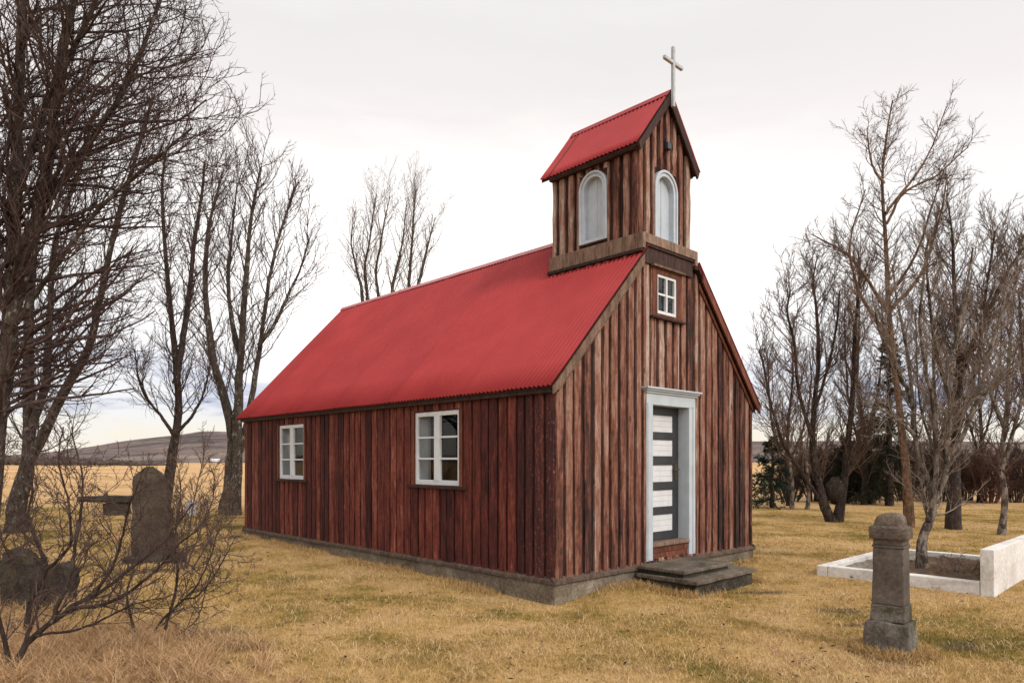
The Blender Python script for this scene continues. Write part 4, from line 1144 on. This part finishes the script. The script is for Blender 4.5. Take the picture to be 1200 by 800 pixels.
plant('bare_shrub', 'leaning bare shrub sprawling from the lower left corner', 'shrub', FG, (2, 792),
      [([(2, 792), (33, 750), (78, 714), (112, 697), (160, 660), (195, 628), (225, 590)], .025, .006, .5),
       ([(60, 730), (85, 670), (92, 620), (98, 560), (84, 500)], .018, .005, .4),
       ([(78, 714), (125, 706), (170, 680), (205, 640), (232, 620)], .018, .005, -.2),
       ([(20, 768), (-5, 690), (-10, 600), (5, 520)], .018, .005, .3),
       ([(110, 698), (135, 650), (150, 600), (165, 560)], .014, .004, -.3),
       ([(40, 745), (100, 735), (150, 712), (190, 700)], .012, .004, .3)],
      lv3(14, .66, 45, .5, 1.0, t0=.12, rmin=.0044, w=.18, n2=7, n3=4, rt=.0023, rmax=.012), M['bark_dark'], M['twig_purple'], 203, depth=5.35, sides=7, trunk_name='stems', crown_name='twigs', gnarl=.03)
plant('bare_shrub', 'upright bare shrub in front of the two low mossy headstones', 'shrub', FG, (33, 748),
      [([(33, 748), (34, 708), (52, 667), (43, 637), (33, 605), (38, 560), (30, 510)], .024, .006, .3),
       ([(52, 670), (74, 645), (82, 620), (75, 585), (68, 540), (74, 500)], .016, .005, -.2),
       ([(34, 705), (15, 670), (0, 630), (-12, 590)], .014, .005, .3)],
      lv3(14, .66, 45, .4, 1.0, t0=.15, rmin=.0044, w=.18, n2=7, n3=4, rt=.0025, rmax=.012), M['bark_dark'], M['twig_purple'], 207, depth=6.5, sides=7, trunk_name='stems', crown_name='twigs', gnarl=.03)
plant('bare_shrub', 'low bare shrub with stems curving right towards the church', 'shrub', FG, (165, 752),
      [([(165, 752), (187, 727), (212, 703), (233, 680), (246, 650), (258, 615)], .018, .004, .4),
       ([(187, 727), (207, 690), (208, 660), (205, 625), (212, 590)], .013, .004, -.3),
       ([(165, 752), (150, 700), (158, 655), (150, 610)], .013, .004, .4),
       ([(212, 703), (240, 690), (262, 655), (275, 630)], .010, .003, -.2),
       ([(175, 740), (225, 730), (240, 690), (250, 665)], .008, .003, .3)],
      lv3(13, .52, 42, .45, 1.0, t0=.15, rmin=.0040, w=.16, n2=7, n3=4, rt=.0023, rmax=.010), M['bark_dark'], M['twig_purple'], 211, depth=6.5, sides=6, trunk_name='stems', crown_name='twigs')
plant('bare_shrub', 'fine twigged bare shrub beside the tall headstone', 'shrub', FG, (215, 660),
      [([(215, 660), (222, 620), (228, 585), (236, 550), (238, 520)], .016, .005, .3),
       ([(215, 660), (234, 625), (248, 590), (252, 560)], .014, .004, -.3),
       ([(215, 660), (205, 620), (212, 570), (205, 535)], .014, .004, .3),
       ([(218, 650), (245, 630), (262, 600), (268, 580)], .012, .004, .3)],
      lv3(10, .7, 36, .6, 1.0, t0=.12, rmin=.006, w=.13, n2=7, n3=4, rt=.0034, rmax=.012), M['twig_brown'], M['twig_brown'], 219, depth=10.6, sides=5, trunk_name='stems', crown_name='twigs')

plant('dry_stems', 'low tangle of dry brown stems lying in the white grave plot', 'plant', None, (1128, 676),
      [([(1128, 676), (1140, 668), (1152, 664)], .010, .004, .1), ([(1128, 676), (1115, 670), (1103, 667)], .010, .004, -.1), ([(1130, 675), (1142, 675), (1153, 671)], .009, .004, -.2), ([(1126, 676), (1120, 664), (1118, 655)], .009, .004, .3)],
      lv3(22, .32, 50, .1, 1.0, t0=.1, rmin=.004, w=.2, n2=5, n3=3, rt=.0025, rmax=.007), M['twig_brown'], M['twig_brown'], 231, depth=9.9, sides=5, trunk_name='stems', crown_name='twigs', flare=1.0)

# ------------------------------------------------------------------ evergreens
def conifer(label, bx, by, d, h, w, mat, seed, loose=1.0, name='spruce'):
    rg = np.random.default_rng(seed); base = px(bx, by, d); base[2] = gz(base[0], base[1])
    root = empty(name, tuple(base)); tag(root, label, 'tree', 'evergreens right of the church')
    P = np.linspace(0, 1, 12)[None, :, None] * np.array([0, 0, h])[None, None, :] + rg.normal(0, .02, (1, 12, 3)); P[0, 0, 2] = -.1
    V, Qd = tubes(P, np.linspace(.14, .02, 12)[None, :] * (h / 5) ** .5, 8, rg); link('trunk', np_mesh('trunk', V, Qd, True), M['bark_dark'], root)
    nb = int(h * 26); t = rg.uniform(.06, 1, nb); az = rg.uniform(0, 6.283, nb)
    ln = w * (1 - t) ** .8 * rg.uniform(.6, 1.15, nb) + .12
    pos = np.stack([0 * t, 0 * t, t * h], 1); D0 = np.stack([np.cos(az), np.sin(az), np.full(nb, .10) + .35 * t], 1); D0 /= np.linalg.norm(D0, axis=1, keepdims=True)
    bP, bR = grow(pos, D0, ln, np.full(nb, .014), 6, rg, -.35, .06)
    parts = [tubes(bP, bR, 3, rg)]
    cp, cd, cl, cr_ = children(bP, bR, ln, 10, .15, 1, 50, .42, .6, rg, .006)
    cP, cR = grow(cp, cd, cl, cr_, 3, rg, -.25, .10); parts.append(tubes(cP, cR, 3, rg))
    # needles: thin leaf-like slivers along the twigs
    for PP, per in ((cP, int(44 * loose)), (bP, int(50 * loose))):
        N, K, _ = PP.shape; pi = np.repeat(np.arange(N), per); f = rg.uniform(0, K - 1.001, N * per); i = f.astype(int); q = (f - i)[:, None]
        A = PP[pi, i] * (1 - q) + PP[pi, i + 1] * q; tn = PP[pi, i + 1] - PP[pi, i]; tn /= np.linalg.norm(tn, axis=1, keepdims=True) + 1e-9
        dr = tn * .6 + rg.normal(0, .6, (N * per, 3)); dr /= np.linalg.norm(dr, axis=1, keepdims=True)
        sd = np.cross(dr, rg.normal(size=dr.shape)); sd /= np.linalg.norm(sd, axis=1, keepdims=True) + 1e-9
        l_ = rg.uniform(.035, .075, N * per)[:, None]; wd = .006
        V = np.stack([A - sd * wd, A + sd * wd, A + dr * l_ + sd * wd * .4, A + dr * l_ - sd * wd * .4], 1).reshape(-1, 3)
        parts.append((V, np.arange(len(V)).reshape(-1, 4)))
    V, Qd = merge(parts); link('crown', np_mesh('crown', V, Qd), mat, root)


conifer('low dark green pine peeping out just right of the church', 905, 594, 24.6, 2.5, 1.15, M['bluepine'], 301, 1.0, 'pine')
conifer('narrow dark spruce standing among the bare trees on the right', 1042, 592, 25.6, 6.4, 1.25, M['needle'], 302, .7)
conifer('small dark spruce behind the V shaped trunks', 992, 591, 27.0, 2.6, 1.1, M['needle'], 303, .9)
conifer('broad low dark spruce between the V trunks and the narrow spruce', 1020, 591, 26.4, 3.4, 1.4, M['needle'], 304, .9)

# far shrub belt beyond the left field, and a white farmhouse under the hill
rg = np.random.default_rng(77)
parts = []
for k in range(420):
    x = rg.uniform(-215, -118); y = 235 + rg.uniform(-6, 6); hh = rg.uniform(1.2, 3.2) * np.interp(x, [-215, -190, -140, -118], [1, 1.3, .8, .3])
    n1, n2 = 6, 4
    vs = np.array([[x + rg.uniform(.8, 1.3) * 1.7 * math.sin(math.pi * (i + .6) / (n2 + .6)) * math.cos(6.283 * j / n1), y + 1.4 * math.sin(math.pi * (i + .6) / (n2 + .6)) * math.sin(6.283 * j / n1), hh * (1 + math.cos(math.pi * (i + .6) / (n2 + .6))) / 2 * rg.uniform(.8, 1.1)] for i in range(n2) for j in range(n1)])
    ix = np.arange(n1 * n2).reshape(n2, n1); n_ = np.roll(ix, -1, 1)
    parts.append((vs, np.stack([ix[:-1], n_[:-1], n_[1:], ix[1:]], -1).reshape(-1, 4)))
V, Qd = merge(parts)
tag(link('distant_thicket', np_mesh('distant_thicket', V, Qd), M['thicket']), 'dark belt of far shrubs beyond the straw field', 'thicket', kind='stuff')
fx, fy = (253 - 600) / F * 545, 545
fh = empty('farmhouse', (fx, fy, float(0.2)), .1); tag(fh, 'tiny white farmhouse at the foot of the far hill', 'house')
MB().box(-3.2, 3.2, -2.2, 2.2, -.5, 1.9).build('wall', M['white'], fh)
MB().raw([(-3.4, -2.4, 1.9), (3.4, -2.4, 1.9), (3.4, 2.4, 1.9), (-3.4, 2.4, 1.9), (-3.4, 0, 3.0), (3.4, 0, 3.0)], [(0, 1, 5, 4), (2, 3, 4, 5), (0, 4, 3), (1, 2, 5), (3, 2, 1, 0)]).build('roof', M['white'], fh)

# ------------------------------------------------------------------ grass
def blades(name, x, y, hgt, wid, lean, mat, rg, seg=1):
    n = len(x); z = height(x, y); az = rg.uniform(0, 6.283, n); fx_, fy_ = np.cos(az), np.sin(az)
    ba = rg.uniform(0, 6.283, n); sx_, sy_ = np.cos(ba) * wid, np.sin(ba) * wid
    B = np.stack([x, y, z - .005], 1); S = np.stack([sx_, sy_, 0 * sx_], 1)
    if seg == 1:
        T_ = B + np.stack([fx_ * lean * hgt, fy_ * lean * hgt, hgt * np.sqrt(np.clip(1 - lean ** 2, .05, 1))], 1)
        V = np.stack([B - S, B + S, T_], 1).reshape(-1, 3); Qd = np.arange(3 * n).reshape(n, 3)
        return np_mesh(name, V, Qd)
    rows = []
    for k in range(seg + 1):
        t = k / seg; a = lean * t
        c = B + np.stack([fx_ * hgt * np.sin(a) * t, fy_ * hgt * np.sin(a) * t, hgt * np.cos(a) * t], 1)
        rows += [c - S * (1 - .85 * t), c + S * (1 - .85 * t)]
    V = np.stack(rows, 1); m = 2 * (seg + 1); ix = (np.arange(n) * m)[:, None]
    Qd = np.concatenate([np.stack([ix[:, 0] + 2 * k, ix[:, 0] + 2 * k + 1, ix[:, 0] + 2 * k + 3, ix[:, 0] + 2 * k + 2], 1) for k in range(seg)])
    return np_mesh(name, V.reshape(-1, 3), Qd)


def make_grass_mat(name, tint=None):
    m, t, b = new_mat(name)
    ob = t.add('ShaderNodeTexCoord').outputs['Object']; g = t.add('ShaderNodeNewGeometry')
    if tint is None: c = lawn_colour(t, ob, g.outputs['Random Per Island'])
    else: c = t.ramp(g.outputs['Random Per Island'], tint)
    t.link(c, b.inputs['Base Color']); b.inputs['Roughness'].default_value = .85; b.inputs['Specular IOR Level'].default_value = .1
    return m


rg = np.random.default_rng(99)
n = 520000
yy = 4.4 * (24 / 4.4) ** rg.uniform(0, 1, n); xx = rg.uniform(-1, 1, n) * (yy * .80 + .8)
v_, u_ = tolocal(xx, yy)
keep = ~((v_ > -.03) & (v_ < W_ + .03) & (u_ > -.03) & (u_ < L_ + .03))
keep &= ~((v_ > 1.5) & (v_ < 3.03) & (u_ > -1.0) & (u_ < 0)) & ~((v_ > 4.0) & (v_ < 7.02) & (u_ > -3.57) & (u_ < -1.38))
keep &= rg.uniform(0, 1, n) > bare(xx, yy) * .93
keep &= ~((v_ > 1.4) & (v_ < 3.15) & (u_ > -1.12) & (u_ < -.9) & (rg.uniform(0, 1, n) < .8))
clump = .5 + .5 * wav(xx, yy, 3.2, 3, 10) + .25 * wav(xx, yy, 9, 10, 20)
keep &= rg.uniform(0, 1, n) < np.clip(.62 + .5 * clump, .25, 1)
xx, yy, clump = xx[keep], yy[keep], clump[keep]
hg = rg.uniform(.018, .05, len(xx)) * (.75 + .6 * np.clip(clump, 0, 1.2)); wd = (.0016 + .00028 * yy) * rg.uniform(.7, 1.3, len(xx))
tag(link('grass', blades('grass', xx, yy, hg, wd, rg.uniform(.3, .97, len(xx)), None, rg), make_grass_mat('grass_blades')), 'short dry yellow lawn around the church', 'grass', kind='stuff')

# flattened longer straws lying in the lawn, in loose clumps
nc = 1000; cyy = 4.6 * (16 / 4.6) ** rg.uniform(0, 1, nc); cxx = rg.uniform(-1, 1, nc) * (cyy * .8 + .6)
ca = rg.uniform(0, 6.283, nc); per = 46
lx_ = np.repeat(cxx, per) + rg.normal(0, 1, nc * per) * np.repeat(rg.uniform(.04, .2, nc), per); ly_ = np.repeat(cyy, per) + rg.normal(0, .11, nc * per)
v_, u_ = tolocal(lx_, ly_)
ok = ~((v_ > -.12) & (v_ < W_ + .1) & (u_ > -1.12) & (u_ < L_ + .1)) & ~((v_ > 3.9) & (v_ < 7.1) & (u_ > -3.65) & (u_ < -1.3))
lx_, ly_ = lx_[ok], ly_[ok]
tag(link('lying_straw', blades('lying_straw', lx_, ly_, rg.uniform(.05, .13, len(lx_)), .0012 + .0002 * ly_, rg.uniform(1.0, 1.5, len(lx_)), None, rg, 3),
         make_grass_mat('lying_blades', [(0, (.20, .12, .05)), (.3, (.40, .255, .115)), (.7, (.56, .39, .20)), (1, (.66, .49, .29))])), 'flattened pale straws lying across the lawn', 'grass', kind='stuff')

# dark bits of leaf and twig blown over the lawn
n = 1300; yl = 4.6 * (20 / 4.6) ** rg.uniform(0, 1, n); xl = rg.uniform(-1, 1, n) * (yl * .8 + .6); v_, u_ = tolocal(xl, yl)
ok = ~((v_ > -.1) & (v_ < W_ + .1) & (u_ > -1.1) & (u_ < L_ + .1)); xl, yl = xl[ok], yl[ok]; n = len(xl)
a = rg.uniform(0, 6.283, n); l_, w_ = rg.uniform(.012, .035, n), rg.uniform(.006, .016, n); zl = height(xl, yl) + .03
e1 = np.stack([np.cos(a) * l_, np.sin(a) * l_, rg.uniform(-.012, .012, n)], 1); e2 = np.stack([-np.sin(a) * w_, np.cos(a) * w_, rg.uniform(-.008, .008, n)], 1); c0 = np.stack([xl, yl, zl], 1)
tag(link('litter', np_mesh('litter', np.stack([c0 - e1, c0 - e2, c0 + e1, c0 + e2], 1).reshape(-1, 3), np.arange(4 * n).reshape(n, 4)),
         make_grass_mat('leaf_litter', [(0, (.03, .018, .012)), (.5, (.09, .05, .03)), (1, (.20, .12, .075))])), 'small dark leaf and twig litter scattered on the lawn', 'litter', kind='stuff')

# rank dead grass in the lower left, and a fringe along the footing
cx_, cy_ = [], []
for sxp, syp, r_, c_ in ((30, 792, .5, 26), (90, 770, .6, 34), (150, 790, .6, 34), (215, 775, .5, 26), (255, 800, .45, 20), (140, 745, .45, 16), (40, 740, .5, 22), (0, 760, .5, 26), (70, 800, .5, 24), (180, 760, .4, 14), (0, 720, .6, 20)):
    d = F * EYE / (syp - HY); q = rg.normal(0, r_ * .55, (c_, 2)); cx_ += list((sxp - 600) / F * d + q[:, 0]); cy_ += list(d + q[:, 1])
cx_, cy_ = np.array(cx_), np.array(cy_); per = 110
tx = np.repeat(cx_, per) + rg.normal(0, .05, len(cx_) * per); ty = np.repeat(cy_, per) + rg.normal(0, .05, len(cx_) * per)
hh = rg.uniform(.10, .30, len(tx)) * np.repeat(rg.uniform(.6, 1.15, len(cx_)), per)
straw = [(0, (.14, .075, .033)), (.3, (.36, .21, .10)), (.6, (.52, .325, .17)), (1, (.64, .44, .26))]
tag(link('dead_grass', blades('dead_grass', tx, ty, hh, rg.uniform(.0014, .003, len(tx)), rg.uniform(.5, 1.75, len(tx)), None, rg, 4), make_grass_mat('straw_blades', straw)), 'long pale dead grass in the lower left corner', 'grass', kind='stuff')
n = 26000
s = rg.uniform(0, 1, n)
fu = np.where(s < .6, rg.uniform(-.1, L_, n), -.05 - np.abs(rg.normal(0, .14, n))); fv = np.where(s < .6, -.05 - np.abs(rg.normal(0, .10, n)), rg.uniform(-.1, W_, n))
ok = ~((fv > 1.45) & (fv < 3.08) & (fu > -1.05)); fu, fv = fu[ok], fv[ok]
k2 = 500; tv = rg.uniform(1.4, 3.15, k2); tu = -1.03 - np.abs(rg.normal(0, .10, k2)); fu = np.r_[fu, tu]; fv = np.r_[fv, tv]
k3 = 5000; tu = rg.uniform(-1.05, -.1, k3); tv = np.where(rg.uniform(0, 1, k3) < .6, 1.47 - np.abs(rg.normal(0, .08, k3)), 3.06 + np.abs(rg.normal(0, .1, k3))); fu = np.r_[fu, tu]; fv = np.r_[fv, tv]
wx, wy = ORG[0] + fv * CA - fu * SA, ORG[1] + fv * SA + fu * CA
# uneven fringe: only where the clump noise is high
cl = wav(wx, wy, 5, 2, 9); fu_, fv_ = fu, fv; ok = rg.uniform(-.5, .6, len(wx)) < cl - .9 * np.exp(-(fu_ / .8) ** 2 - (fv_ / .8) ** 2); wx, wy = wx[ok], wy[ok]
k4 = 5000; a = rg.uniform(0, 6.283, k4); r4 = .22 + np.abs(rg.normal(0, .06, k4)); wx = np.r_[wx, 3.29 + r4 * np.cos(a)]; wy = np.r_[wy, 6.06 + r4 * np.sin(a)]
hh = rg.uniform(.04, .13, len(wx))
tag(link('grass_fringe', blades('grass_fringe', wx, wy, hh, rg.uniform(.002, .0035, len(wx)), rg.uniform(.2, 1.3, len(wx)), None, rg, 3), make_grass_mat('fringe_blades', [(0, (.18, .115, .04)), (.4, (.40, .245, .095)), (.8, (.54, .35, .16)), (1, (.62, .43, .24))])), 'uncut straw fringe against the church footing and stones', 'grass', kind='stuff')
